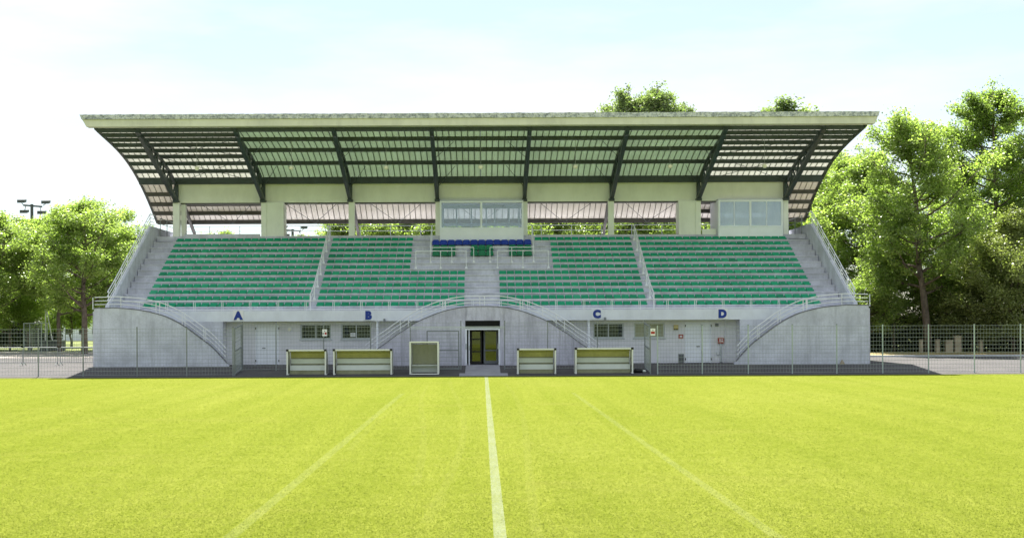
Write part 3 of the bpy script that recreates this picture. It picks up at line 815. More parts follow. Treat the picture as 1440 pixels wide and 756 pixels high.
# pendant lamps, one per bay
for k in range(7):
    xm = (TRX[k] + TRX[k + 1]) / 2; d = 76.7; zt_ = roof_z(d)
    t = thing("pendant_lamp", (xm, d, 12.0), "white bowl lamp hanging on a thin cord under the curved roof", "lamp", "pendant lamps under the stand roof")
    MB().lathe([(0.03, 0.16), (0.10, 0.12), (0.15, 0.02), (0.13, -0.04), (0.08, -0.10), (0.02, -0.12)], 12).build("lamp_shade", 'lamp', t, local=True, smooth=True)
    MB().path([(0, 0, 0.14), (0, 0, zt_ - 12.0 + 0.01)], 0.014, 5).build("cord", 'galv', t, local=True)

# ---- press boxes
def press_box(x0, x1, z0, z1, zs, xm, subs, glass, label):
    y0, y1 = 82.86, 85.9; t = 0.11
    f = MB()
    f.box(x0, x0 + t, y0, y0 + 0.12, z0, z1); f.box(x1 - t, x1, y0, y0 + 0.12, z0, z1)
    f.box(x0 + t, x1 - t, y0, y0 + 0.12, z1 - t, z1); f.box(x0 + t, x1 - t, y0, y0 + 0.12, zs - 0.05, zs + 0.03); f.box(xm - 0.06, xm + 0.06, y0 - 0.005, y0 + 0.12, z0, z1 - t)
    bx = f.build("press_box", 'whitepaint', STAND); bx['label'] = label
    for a, b in ((x0 + t, xm - 0.06), (xm + 0.06, x1 - t)):
        MB().box(a, b, y0 + 0.03, y0 + 0.09, z0 + 0.01, zs - 0.05).build("lower_panel", 'whitepaint', bx)
        MB().box(a, b, y0 + 0.05, y0 + 0.062, zs + 0.03, z1 - t).build("pane", glass, bx)
    for x in subs: MB().box(x - 0.02, x + 0.02, y0 + 0.03, y0 + 0.08, zs + 0.03, z1 - t).build("glazing_bar", 'whitepaint', bx)
    MB().box(x0 + 0.01, x0 + 0.08, y0 + 0.13, y1, z0, z1 - 0.01).build("side_panel", 'whitepaint', bx)
    MB().box(x1 - 0.08, x1 - 0.01, y0 + 0.13, y1, z0, z1 - 0.01).build("side_panel", 'whitepaint', bx)
    MB().box(x0, x1, y0 + 0.13, y1 + 0.1, z1 + 0.002, z1 + 0.07).build("box_roof", 'alu', bx)
    r = MB(); yb = y1 - 0.09
    r.box(x0 + 0.09, x1 - 0.09, yb, y1, z0, zs - 0.02); r.box(x0 + 0.09, x1 - 0.09, yb, y1, z1 - 0.24, z1)
    r.box(x0 + 0.09, x1 - 0.09, yb, y1, zs + 0.34, zs + 0.52)
    for u in (0.0, 0.17, 0.36, 0.55, 0.66, 0.84, 0.97):
        xx = x0 + 0.09 + (x1 - x0 - 0.18) * u
        r.box(xx, xx + 0.10, yb + 0.01, y1 - 0.01, zs - 0.02, zs + 0.34); r.box(xx, xx + 0.10, yb + 0.01, y1 - 0.01, zs + 0.52, z1 - 0.24)
    r.build("rear_glazing_frame", 'whitepaint', bx)
    return bx
press_box(-2.67, 2.75, 8.02, 10.56, 8.82, 0.02, (), 'glass', "white framed press box between two columns behind the blue seats")
press_box(15.37, 19.55, 8.10, 10.56, 8.86, 17.44, (16.4, 18.5), 'glassblue', "white framed press box beside the end column")

# ---- letter signs
def letter_mesh(ch, size, depth, offset=0.0):
    cu = bpy.data.curves.new("letter", 'FONT'); cu.body = ch; cu.size = size; cu.extrude = depth; cu.offset = offset
    cu.align_x = 'CENTER'; cu.align_y = 'CENTER'; cu.resolution_u = 4
    ob = bpy.data.objects.new("letter_tmp", cu); COL.objects.link(ob)
    dg = bpy.context.evaluated_depsgraph_get(); dg.update()
    me = bpy.data.meshes.new_from_object(ob.evaluated_get(dg))
    bpy.data.objects.remove(ob)
    # stand it up: local XY -> XZ, centred on its own box
    co = np.array([v.co for v in me.vertices]); c = (co.max(0) + co.min(0)) / 2
    for v in me.vertices: v.co = (v.co.x - c[0], -(v.co.z), v.co.y - c[1])
    return me
for ch, x, y, plate in (("A", 335.2, 443.4, 1), ("B", 518.5, 443.0, 0), ("C", 839.3, 441.2, 0), ("D", 1016, 440.8, 1)):
    X, Z = PX(x, D_FAS), PZ(x, y, D_FAS)
    t = thing("letter_sign", (X, D_FAS - 0.02, Z), f"blue capital {ch} on the white band below the seats", "sign", None)
    hw = 0.30
    MB().box(-hw, hw, -0.012, 0.02, -0.29, 0.29).build("plate", 'white' if plate else 'fascia', t, local=True)
    me = letter_mesh(ch, 0.70, 0.008, 0.055); me.materials.append(M['blue'])
    o = link("letter", me, t, True); o.location = (0, -0.022, 0)
    h = max(v.co.z for v in me.vertices) * 2; sc_ = 0.50 / h; o.scale = (sc_, 1, sc_)

# ---- things on the facade wall
def plate_thing(name, x, y, wpx, hpx, mat, label, cat, dep=0.05, extra=None):
    X, Z = fx(x), fz(x, y); hw, hh = wpx * D_FAC / F / 2, hpx * D_FAC / F / 2
    t = thing(name, (X, D_FAC, Z), label, cat)
    MB().box(-hw, hw, -dep, -0.001, -hh, hh).build("body", mat, t, local=True)
    if extra:
        for nm, (a, b, c, d), mt in extra:
            MB().box(a * hw, b * hw, -dep - 0.012, -dep - 0.001, c * hh, d * hh).build(nm, mt, t, local=True)
    return t
t = thing("bulkhead_lamp", (fx(407.4), D_FAC, fz(407.4, 463)), "round white wall lamp beside the barred window", "lamp")
for nm, rad, y0_, y1_, mt in (("rim", 0.14, -0.05, -0.001, 'whitepaint'), ("lens", 0.10, -0.11, -0.051, 'lamp')):
    m = MB(); n = 14
    m.add([(rad * math.cos(2 * math.pi * j / n), y0_, rad * math.sin(2 * math.pi * j / n)) for j in range(n)] + [(rad * math.cos(2 * math.pi * j / n), y1_, rad * math.sin(2 * math.pi * j / n)) for j in range(n)],
          [tuple(range(n)), tuple(reversed(range(n, 2 * n)))] + [(i, i + n, (i + 1) % n + n, (i + 1) % n) for i in range(n)])
    m.build(nm, mt, t, local=True)
plate_thing("alarm_box", 950.4, 460, 6.5, 7, 'yellow', "small yellow box lamp with black base on the white wall", "lamp", 0.1, [("base", (-0.9, 0.9, -1.0, -0.62), 'black')])
plate_thing("wall_sign", 957.4, 472.7, 6.6, 6.2, 'red', "small red square sign above the grey vent", "sign", 0.02, [("symbol", (-0.55, 0.55, -0.35, 0.35), 'white')])
plate_thing("wall_vent", 957.5, 503.2, 7.6, 12, 'vent', "dark grey louvred vent low beside the white double door", "vent", 0.05, [("slat", (-0.85, 0.85, -0.8 + 0.2 * k, -0.70 + 0.2 * k), 'equipment') for k in range(8)])
plate_thing("junction_box", 1008, 456.6, 4, 4.2, 'black', "small black box near the top of the door", "box", 0.08, [("cover", (-0.8, 0.8, -0.8, 0.8), 'vent')])
plate_thing("fire_sign", 1013.2, 478.2, 8, 8, 'red', "red square sign with white marks on a grey pipe", "sign", 0.16, [("mark", (-0.55, -0.25, -0.6, 0.6), 'white'), ("mark", (0.10, 0.6, -0.6, -0.1), 'white'), ("mark", (0.15, 0.55, 0.1, 0.6), 'white')])
t = thing("standpipe", (fx(1013.2), D_FAC - 0.08, 0.36), "grey vertical pipe under the red sign", "pipe")
MB().path([(0, 0, 0), (0, 0, 1.15)], 0.05, 8).build("pipe", 'alu', t, local=True)
MB().lathe([(0.08, 0), (0.08, 0.04), (0.055, 0.06)], 10).build("flange", 'vent', t, local=True)
plate_thing("meter_box", 1009, 496.4, 4.4, 4.6, 'alu', "small light grey box low on the wall", "box", 0.06, [("cover", (-0.8, 0.8, -0.8, 0.8), 'blockwork')])
t = thing("paper_notice", (fx(496), D_FAC + 0.085, fz(496, 470.4)), "white paper notice in the barred window", "notice")
MB().box(-0.145, 0.145, -0.006, 0.004, -0.115, 0.115).build("paper", 'white', t, local=True)
for k in range(4): MB().box(-0.10, 0.10, -0.009, -0.0062, -0.07 + 0.04 * k, -0.055 + 0.04 * k).build("text_line", 'alu', t, local=True)
# bulkhead light and floodlet on the white band
for x, y in ((540.7, 448.5), (850.7, 446.5)):
    t = thing("spotlight", (PX(x, D_FAS), D_FAS, PZ(x, y, D_FAS)), "tiny grey spotlight under the lower edge of the white band", "spotlight", "spotlights on the band")
    MB().box(-0.05, 0.05, -0.10, -0.001, -0.02, 0.03).build("bracket", 'vent', t, local=True)
    MB().lathe([(0.07, -0.1), (0.05, 0.0), (0.03, 0.02)], 8, (0, -0.08, -0.02)).build("lamp_head", 'vent', t, local=True)

# ================================================================== SEATS
def seat_mesh():
    prof = [(0.00, 0.00), (0.00, 0.085), (0.03, 0.115), (0.20, 0.095), (0.33, 0.115), (0.385, 0.235), (0.415, 0.235), (0.385, 0.06), (0.34, 0.0)]
    m = MB(); hw = 0.212
    n = len(prof)
    xs = [-hw, -hw + 0.02, hw - 0.02, hw]
    vs = []
    for j, x in enumerate(xs):
        for y, z in prof:
            if j in (0, 3): y = 0.02 + y * 0.92; z = z * 0.93
            vs.append((x, y, z))
    fs = [tuple(range(n)), tuple(reversed(range(3 * n, 4 * n)))]
    for j in range(3):
        for i in range(n):
            fs.append((j * n + i, (j + 1) * n + i, (j + 1) * n + (i + 1) % n, j * n + (i + 1) % n))
    return m.add(vs, fs)
SEAT = seat_mesh(); SEAT_ME = SEAT.mesh("stadium_seat", 'seat')
ORD = ["front", "second", "third", "fourth", "fifth", "sixth"]
rest = MB(); count = 0
def row_block(block, i):
    if block == 'A': return -19.68, -10.03, 20
    if block == 'D': return 10.15, 19.72, 20
    if block == 'B': return (-9.60, -0.97, 18) if i <= 6 else (-9.60, -4.37, 11)
    return (1.07, 9.65, 18) if i <= 6 else ((4.42, 9.65, 11) if i < 12 else (3.45, 9.65, 13))
for i in range(1, 13):
    for block in "ABCD":
        x0, x1, n = row_block(block, i); st = (x1 - x0) / n
        for k in range(n):
            x = x0 + st * (k + 0.5); y = row_d(i) + 0.10 + random.uniform(-0.006, 0.006); z = row_z(i)
            if i <= 4:
                o = link("stadium_seat", SEAT_ME); o.location = (x, y, z); o.rotation_euler = (0, 0, random.uniform(-0.012, 0.012))
                lab = f"green plastic seat in the {ORD[i - 1]} row of the block above letter {block}"
                tag(o, lab, "seat", f"{ORD[i - 1]} row seats above letter {block}")
            else:
                rest.add([(v[0] + x, v[1] + y, v[2] + z) for v in SEAT.v], SEAT.f)
o = rest.build("stadium_seats_upper_rows", 'seat'); o['kind'] = 'stuff'; o['label'] = "rows of green plastic seats filling the upper terrace"; o['category'] = "seats"

def chair_mesh(mat):
    prof = [(0.0, 0.12), (0.02, 0.17), (0.22, 0.14), (0.36, 0.17), (0.46, 0.44), (0.50, 0.44), (0.41, 0.10), (0.05, 0.08)]
    n = len(prof); xs = [-0.232, -0.15, 0.15, 0.232]; vs = []
    for j, x in enumerate(xs):
        for y, z in prof:
            if j in (0, 3): z = 0.08 + (z - 0.08) * 0.70
            vs.append((x, y, z))
    fs = [tuple(range(n)), tuple(reversed(range(3 * n, 4 * n)))]
    for j in range(3):
        for i in range(n): fs.append((j * n + i, (j + 1) * n + i, (j + 1) * n + (i + 1) % n, j * n + (i + 1) % n))
    return MB().add(vs, fs).mesh("shell", mat)
def vip(name, mat, x, i, label, group, proto={}):
    if mat not in proto: proto[mat] = (chair_mesh(mat), MB().box(-0.16, 0.16, 0.1, 0.34, 0, 0.09).mesh("pedestal", 'vent'))
    t = thing(name, (x, row_d(i) + 0.12, row_z(i)), label, "seat", group)
    link("shell", proto[mat][0], t, True); link("pedestal", proto[mat][1], t, True)
for k in range(13):
    vip("guest_seat", 'blueseat', -2.90 + 0.49 * k, 11, "blue plastic seat with rounded back below the press box", "blue seats below the press box")
for g, (xc, nm) in enumerate(((-2.35, "letter B"), (0.05, "the centre stairs"), (2.48, "letter C"))):
    for i in (10, 9):
        for k in (-1, 0, 1):
            vip("guest_seat", 'vipseat', xc + 0.49 * k, i, f"green seat with raised back, {'upper' if i == 10 else 'lower'} row of the trio toward {nm}", f"green back seats {'upper' if i == 10 else 'lower'} row toward {nm}")

# ================================================================== FENCES
def mesh_panel(parent, p, q, z0, z1, dense=False):
    """one welded wire panel between two posts"""
    m = MB(); p = Vector(p); q = Vector(q); d = (q - p); ln = d.length; d.normalize()
    nz = max(3, int(round((z1 - z0) / 0.2)))
    for k in range(nz + 1):
        z = z0 + 0.04 + (z1 - z0 - 0.06) * k / nz; r = 0.0065
        m.bar((p.x, p.y, p.z + z), (q.x, q.y, q.z + z), r * 2, r * 2)
    nv = max(2, int(ln / (0.07 if dense else 0.15)))
    for k in range(1, nv):
        a = p + d * (ln * k / nv)
        m.bar((a.x, a.y - 0.006, a.z + z0 + 0.02), (a.x, a.y - 0.006, a.z + z1), 0.0065, 0.0065)
    return m.build("mesh_panel", 'wire', parent)
def fence(label, pts, top, pmat='greenpost', skip=()):
    root = thing("mesh_fence", (pts[0][0], pts[0][1], ground_z(pts[0][1])), label, "fence")
    for i, (x, y) in enumerate(pts):
        g = ground_z(y)
        MB().box(x - 0.027, x + 0.027, y - 0.025, y + 0.025, g - 0.05, top(x, y) + 0.05).build("post", pmat, root)
        MB().box(x - 0.03, x + 0.03, y - 0.028, y + 0.028, top(x, y) + 0.052, top(x, y) + 0.075).build("post_cap", 'black', root)
    for i in range(len(pts) - 1):
        if i in skip: continue
        (xa, ya_), (xb, yb_) = pts[i], pts[i + 1]
        mesh_panel(root, (xa, ya_, ground_z(ya_)), (xb, yb_, ground_z(yb_)), 0.03, top(xa, ya_) - ground_z(ya_))
    return root
DF, DR = 65.85, 68.0
topF = lambda x, y: 2.50 if y < 67 else 2.74
lx = [-150, -80, -14, 53.7, 116.7, 192.6, 262.4, 327.4]
fence("tall wire fence before the curved wall near letter A and the barriers", [(PX(x, DF), DF) for x in lx], topF, 'galv')
rx = [924.5, 987.3, 1052, 1114, 1176.5, 1241, 1305.5, 1370, 1435, 1500, 1565]
fence("tall wire fence before the curved wall near letter D and the leaning tree", [(PX(x, DF), DF) for x in rx], topF)
fence("wire fence behind the shelters toward letter B", [(PX(x, DR), DR) for x in (341, 388, 455, 521, 577, 648)], topF, 'galv')
fence("wire fence behind the shelters toward letter C", [(PX(x, DR), DR) for x in (709.5, 770, 840, 906.5)], topF, 'galv')
def gate(label, p, q, top):
    root = thing("fence_gate", (p[0], p[1], ground_z(p[1])), label, "gate")
    p = Vector((p[0], p[1], ground_z(p[1]))); q = Vector((q[0], q[1], ground_z(q[1])))
    for a in (p, q): MB().box(a.x - 0.03, a.x + 0.03, a.y - 0.03, a.y + 0.03, a.z - 0.03, a.z + top).build("stile", 'galv', root)
    for z in (0.08, 1.25, top - 0.03): MB().bar((p.x, p.y, p.z + z), (q.x, q.y, q.z + z), 0.05, 0.05).build("gate_rail", 'galv', root)
    mesh_panel(root, p, q, 1.27, top); mesh_panel(root, p, q, 0.05, 1.25, True)
    return root
gate("open wire gate leaf between the fence posts near letter A", (PX(328, DF) + 0.05, DF + 0.08), (PX(340, DR) - 0.02, DR - 0.08), 2.45)
gate("open wire gate leaf between the fence posts near the red and white sign", (PX(914.5, DF), DF + 0.08), (PX(906.5, DR), DR - 0.08), 2.45)
# sliding gate in front of the entrance
root = thing("sliding_gate", (PX(600, DR - 0.15), DR - 0.15, ground_z(DR - 0.15)), "sliding mesh gate with a long top rail beside the entrance", "gate")
g = ground_z(DR - 0.15); xa, xb, xc = PX(600.5, DR - 0.15), PX(645, DR - 0.15), PX(709, DR - 0.15)
zt_ = PZ(640, 459.5, DR); x577 = PX(577, DR - 0.15)
MB().bar((x577, DR - 0.15, zt_), (xc, DR - 0.15, zt_), 0.05, 0.05).build("top_rail", 'alu', root)
MB().bar((x577, DR - 0.15, zt_ - 0.09), (xc, DR - 0.15, zt_ - 0.09), 0.04, 0.03).build("guide_rail", 'alu', root)
for x in (xa, xb): MB().box(x - 0.03, x + 0.03, DR - 0.18, DR - 0.12, g + 0.02, zt_ - 0.2).build("stile", 'vent', root)
for z in (g + 0.06, g + 1.05, zt_ - 0.22): MB().bar((xa, DR - 0.15, z), (xb, DR - 0.15, z), 0.05, 0.05).build("gate_rail", 'vent', root)
mesh_panel(root, (xa, DR - 0.15, g), (xb, DR - 0.15, g), 0.06, zt_ - 0.22 - g)
# small signs on the fence
def fence_sign(x, y, D, label, redlow):
    t = thing("warning_sign", (PX(x, D), D, PZ(x, y, D)), label, "sign")
    MB().box(-0.125, 0.125, -0.012, 0.0, -0.18, 0.18).build("plate", 'white', t, local=True)
    if redlow: MB().box(-0.10, 0.10, -0.016, -0.0125, -0.10, 0.03).build("red_field", 'red', t, local=True)
    else:
        MB().box(0.0, 0.105, -0.016, -0.0125, -0.10, 0.02).build("dark_field", 'red', t, local=True)
        MB().box(-0.11, -0.05, -0.016, -0.0125, -0.09, 0.0).build("dark_field", 'vent', t, local=True)
    MB().lathe([(0.03, -0.02), (0.03, 0.02)], 8, (0, -0.014, 0.09)).build("emblem", 'vent', t, local=True)
fence_sign(456.5, 467.5, DR - 0.06, "small white sign with dark pictogram on the post behind the shelters", False)
fence_sign(918, 466.5, DF - 0.05, "small white sign with a red panel beside the gate leaf", True)
bpy.context.view_layer.update()

# ================================================================== TEAM SHELTERS
DS = 65.9
def shelter(x0, x1, ytop, label, stem_x, group):
    xa, xb = PX(x0, DS), PX(x1, DS); W = xb - xa; z0 = ground_z(DS + 0.3); H = PZ((x0 + x1) / 2, ytop, DS) - z0
    t = thing("team_shelter", ((xa + xb) / 2, DS, z0), label, "shelter", group)
    h = W / 2; pw_ = 0.045; depth = 0.95
    back = [(depth, 0.05), (depth, H * 0.62), (depth - 0.10, H * 0.86), (0.55, H - 0.02), (0.06, H - 0.012)]
    for s in (-1, 1):
        xo = s * (h - pw_)
        MB().path([(xo, 0.045, 0.0), (xo, 0.045, H)], 0.05, 4, square=True).build("front_post", 'dugoutframe', t, local=True)
        MB().path([(xo, y, z) for y, z in back], 0.035, 6).build("hoop", 'dugoutframe', t, local=True)
        MB().box(xo - 0.06, xo + 0.06, -0.025, 0.11, H - 0.04, H + 0.065).build("corner_cap", 'black', t, local=True)
        a, b = sorted((xo + 0.01 * s, xo + 0.016 * s))
        MB().prism_x([(0.09, 0.06)] + [(y - 0.03, z) for y, z in back[:-1]] + [(0.09, H - 0.05)], a, b).build("side_panel", 'polygrey', t, local=True)
        MB().box(xo - 0.05, xo + 0.05, 0.09, depth, 0.0, 0.05).build("base_rail", 'dugoutframe', t, local=True)
    MB().box(-h + 0.12, h - 0.12, 0.005, 0.09, H - 0.03, H + 0.045).build("top_bar", 'dugoutframe', t, local=True)
    inner = back; outer = [(y + 0.012, z + 0.006) for y, z in back]
    MB().prism_x(inner[1:] + outer[1:][::-1], -h + 0.10, h - 0.10).build("curved_panel", 'poly', t, local=True)
    MB().prism_x([inner[0], inner[1], outer[1], outer[0]], -h + 0.10, h - 0.10).build("back_panel", 'polygrey', t, local=True)
    for z in (H * 0.62,): MB().box(-h + 0.1, h - 0.1, depth - 0.05, depth - 0.002, z - 0.03, z + 0.03).build("cross_rail", 'dugoutframe', t, local=True)
    bn = MB().box(-h + 0.13, h - 0.13, 0.42, 0.83, 0.42, 0.47).build("bench", 'bench', t, local=True)
    MB().box(-h + 0.13, h - 0.13, 0.80, 0.84, 0.56, 0.80).build("backrest", 'bench', bn, local=True)
    MB().box(-h + 0.13, h - 0.13, 0.40, 0.43, 0.22, 0.48).build("apron_board", 'bench', bn, local=True)
    for sx in (-h + 0.18, 0.0, h - 0.18): MB().box(sx - 0.03, sx + 0.03, 0.45, 0.78, 0.0, 0.42).build("bench_leg", 'dugoutframe', bn, local=True)
    MB().box(-h + 0.12, h - 0.12, 0.435, 0.45, 0.0, 0.218).build("kick_board", 'polygrey', t, local=True)
    MB().box(-h + 0.13, h - 0.13, 0.845, 0.86, 0.30, 0.86).build("back_board", 'polygrey', t, local=True)
    return t
shelter(402.3, 458.5, 492.5, "narrow white team shelter with canopy in reflected-grass olive below the sign post", 0, None)
shelter(468, 551, 492.0, "wide white team shelter with canopy in reflected-grass olive toward letter B", 0, None)
shelter(727, 782, 491.0, "narrow white team shelter with canopy in reflected-grass olive beside the entrance path", 0, None)
shelter(808.5, 890.5, 490.0, "wide white team shelter with canopy in reflected-grass olive toward letter C", 0, None)
xa, xb = PX(575.5, DS), PX(617, DS); h = (xb - xa) / 2; z0 = ground_z(DS + 0.3); H = PZ(596, 480.5, DS) - z0
t = thing("officials_shelter", ((xa + xb) / 2, DS, z0), "tall upright white framed shelter with clear grey back", "shelter")
for s in (-1, 1):
    MB().box(s * (h - 0.04) - 0.04, s * (h - 0.04) + 0.04, 0.0, 0.08, 0, H - 0.05).build("front_post", 'dugoutframe', t, local=True)
    MB().box(s * (h - 0.04) - 0.03, s * (h - 0.04) + 0.03, 1.0, 1.06, 0, H - 0.12).build("rear_post", 'dugoutframe', t, local=True)
    MB().box(s * (h - 0.04) - 0.006, s * (h - 0.04) + 0.006, 0.085, 0.995, 0.1, H - 0.1).build("side_panel", 'polygrey', t, local=True)
    MB().box(s * (h - 0.04) - 0.03, s * (h - 0.04) + 0.03, 0.085, 0.998, 0.0, 0.06).build("base_rail", 'dugoutframe', t, local=True)
MB().box(-h, h, -0.01, 0.09, H - 0.048, H + 0.03).build("top_bar", 'dugoutframe', t, local=True)
MB().prism_x([(0.092, H - 0.03), (1.1, H - 0.12), (1.1, H - 0.10), (0.092, H - 0.01)], -h, h).build("canopy", 'polygrey', t, local=True)
MB().box(-h + 0.08, h - 0.08, 1.02, 1.035, 0.06, H - 0.13).build("back_panel", 'polygrey', t, local=True)
MB().box(-h + 0.08, h - 0.08, 0.55, 0.95, 0.42, 0.47).build("seat_board", 'bench', t, local=True)
MB().box(-h + 0.08, h - 0.08, 0.90, 0.93, 0.08, 0.418).build("lower_panel", 'bench', t, local=True)
MB().box(-h + 0.08, h - 0.08, 0.0, 0.06, 0.0, 0.05).build("threshold", 'dugoutframe', t, local=True)
# black hose bag with a pale lid at the end of the shelters
t = thing("kit_bag", (PX(897, 66.6), 66.6, ground_z(66.6)), "low black bag with a pale end lying beside the wide shelter", "bag")
MB().lathe([(0.05, 0.0), (0.24, 0.03), (0.27, 0.10), (0.20, 0.17), (0.04, 0.20)], 12).build("body", 'black', t, local=True, smooth=True)
MB().lathe([(0.03, 0.0), (0.11, 0.02), (0.11, 0.10), (0.03, 0.13)], 10, (0.30, -0.05, 0.0)).build("end_pocket", 'bench', t, local=True, smooth=True)

# ================================================================== BARRIERS, MAST, EQUIPMENT (beyond the stand, left)
def barrier(x, D, length, label):
    z0 = ground_z(D)
    t = thing("crowd_barrier", (x, D, z0), label, "barrier", "crowd barriers in line on the asphalt")
    h = length / 2; fr = MB()
    fr.path([(-h, 0, 0.10), (-h, 0, 0.98), (-h + 0.06, 0, 1.05), (h - 0.06, 0, 1.05), (h, 0, 0.98), (h, 0, 0.10)], 0.024, 6)
    fr.build("frame", 'galv', t, local=True)
    MB().path([(-h, 0, 0.18), (h, 0, 0.18)], 0.02, 5).build("bottom_rail", 'galv', t, local=True)
    n = int(length / 0.125)
    me = MB().path([(0, 0, 0.18), (0, 0, 1.05)], 0.009, 4).mesh("bar", 'galv')
    for k in range(1, n):
        o = link("bar", me, t, True); o.location = (-h + length * k / n, 0, 0)
    for s in (-1, 1):
        MB().path([(s * (h - 0.05), -0.28, 0.02), (s * (h - 0.05), 0, 0.16), (s * (h - 0.05), 0.28, 0.02)], 0.022, 5).build("foot", 'galv', t, local=True)
DB = 73.5
for xa_, xb_ in ((-72, -20.5), (-19, 31), (33, 81), (84.5, 136)):
    a, b = PX(xa_, DB), PX(xb_, DB); barrier((a + b) / 2, DB, b - a, "grey steel crowd barrier standing on the sunlit asphalt")

def floodlight(x, D, ytop, label, zcut=None):
    X = PX(x, D); H = PZ(x, ytop, D)
    t = thing("floodlight_mast", (X, D, 0.33), label, "floodlight", None); H -= 0.33
    MB().path([(0, 0, 0), (0, 0, H)], 0.22, 8, 0.15).build("pole", 'equipment', t, local=True)
    MB().bar((-0.8, 0, H - 0.1), (1.0, 0, H - 0.25), 0.16, 0.16).build("cross_arm", 'equipment', t, local=True)
    MB().bar((-1.5, 0, H - 1.6), (0.4, 0, H - 1.65), 0.5, 0.22).build("platform", 'equipment', t, local=True)
    for px_, pz0 in ((-1.0, H + 0.15), (-0.75, H - 0.85), (1.35, H + 0.05), (0.95, H - 0.95)):
        pz_ = pz0; hd = MB().prism_x([(-0.3, pz_ - 0.05), (0.3, pz_ + 0.1), (0.3, pz_ + 0.34), (-0.3, pz_ + 0.26)], px_ - 0.34, px_ + 0.38).build("lamp_head", 'equipment', t, local=True)
        MB().bar((px_ * 0.8, 0, H - 0.15), (px_, 0, pz_), 0.06, 0.06).build("bracket", 'vent', hd, local=True)
floodlight(45.5, 125, 287, "tall floodlight mast rising above the trees by the barriers")
floodlight(412, 150, 322, "floodlight mast seen beyond the seats under the roof")

DE = 112.0
xa, xb = PX(59, DE), PX(89, DE)
t = thing("equipment_box", ((xa + xb) / 2, DE, 0.33), "dark grey equipment box with two pale poles on the grass", "container")
h = (xb - xa) / 2
MB().box(-h, h, -0.6, 0.6, 0.0, 0.85).build("body", 'equipment', t, local=True)
MB().box(-h - 0.05, h + 0.05, -0.65, 0.65, 0.852, 0.92).build("lid", 'vent', t, local=True)
MB().path([(-h + 0.3, 0, 0.9), (-h + 0.32, 0, 4.0)], 0.06, 6).build("pole", 'rail', t, local=True)
MB().path([(-h + 0.9, 0, 0.9), (-h + 0.42, 0, 3.6)], 0.05, 6).build("pole", 'rail', t, local=True)
t = thing("throwing_cage", (PX(50, 110), 110, 0.33), "small green wire cage beside the equipment box", "cage")
for ix in (-0.75, 0.75):
    for iy in (-0.7, 0.7): MB().path([(ix, iy, 0), (ix, iy, 2.4)], 0.05, 6).build("corner_post", 'greenpost', t, local=True)
for iy in (-0.7, 0.7): mesh_panel(t, (-0.75, iy, 0), (0.75, iy, 0), 0.0, 2.4).location = (0, 0, 0)
MB().box(-0.8, 0.8, -0.75, 0.75, 2.40, 2.46).build("roof_frame", 'greenpost', t, local=True)
# far pale building and low fence left
t = thing("far_building", (PX(128, 170), 170, 0.33), "far pale building with dark windows behind the trees", "building")
MB().box(-6, 6, 0, 8, 0, 3.6).build("wall", 'whitepaint', t, local=True)
MB().prism_x([(-0.4, 3.6), (8.4, 3.6), (4, 5.0)], -6.3, 6.3).build("roof", 'rooftop', t, local=True)
for k in range(6): MB().box(-5.2 + k * 1.8, -4.3 + k * 1.8, -0.05, 0.0, 0.9, 2.8).build("window", 'dark', t, local=True)
fence("low far wire fence on the grass behind the barriers", [(PX(x, 118), 118) for x in (86, 92, 102, 118, 132, 150)], lambda x, y: 2.0, 'galv')
# pale blocks under the trees on the right
for x, wpx, hpx in ((1295, 4, 17), (1318, 5, 17), (1334, 10, 16), (1346.5, 9, 22), (1379, 4, 16)):
    D = 89.5; X = PX(x, D); t = thing("stone_pillar", (X, D, 0.48), "pale weathered stone pillar under the trees behind the fence", "pillar", "pale pillars under the trees")
    hw = wpx * D / F / 2; hh = hpx * D / F
    MB().prism_y([(-hw, -0.1), (hw, -0.1), (hw * 0.92, hh), (-hw * 0.9, hh * 0.97)], -0.15, 0.15).build("shaft", 'stone', t, local=True)
    MB().box(-hw * 1.05, hw * 1.05, -0.18, 0.18, hh + 0.003, hh + 0.06).build("cap_stone", 'stone', t, local=True)
t = thing("rubble_stone", (PX(1184, D_WING - 0.15), D_WING - 0.15, 0.35), "small brown pyramid shaped stone at the foot of the curved wall", "stone")
MB().add([(-0.13, -0.1, 0), (0.13, -0.1, 0), (0.11, 0.1, 0), (-0.11, 0.1, 0), (-0.02, 0.0, 0.26), (0.05, 0.02, 0.22)], [(0, 3, 2, 1), (0, 1, 5, 4), (1, 2, 5), (2, 3, 4, 5), (3, 0, 4)]).build("stone_body", 'stone', t, local=True)

# ================================================================== TREES
def leaves_mesh(name, C, size, mat, up=0.5):
    n = len(C)
    nrm = RNG.normal(size=(n, 3)); nrm[:, 2] = np.abs(nrm[:, 2]) + up; nrm /= np.linalg.norm(nrm, axis=1)[:, None]
    r = RNG.normal(size=(n, 3)); a = np.cross(nrm, r); a /= np.linalg.norm(a, axis=1)[:, None] + 1e-9
    b = np.cross(nrm, a); s = size * RNG.uniform(0.65, 1.35, n)[:, None]
    V = np.stack([C - a * s, C + b * s * 0.62 + nrm * s * 0.12, C + a * s, C - b * s * 0.62 + nrm * s * 0.12], axis=1).reshape(-1, 3)
    me = bpy.data.meshes.new(name)
    me.vertices.add(4 * n); me.vertices.foreach_set("co", V.astype(np.float32).ravel())
    me.loops.add(4 * n); me.loops.foreach_set("vertex_index", np.arange(4 * n, dtype=np.int32))
    me.polygons.add(n); me.polygons.foreach_set("loop_start", np.arange(0, 4 * n, 4, dtype=np.int32)); me.polygons.foreach_set("loop_total", np.full(n, 4, dtype=np.int32))
    me.update(calc_edges=True); me.validate()
    me.materials.append(M[mat])
    return me
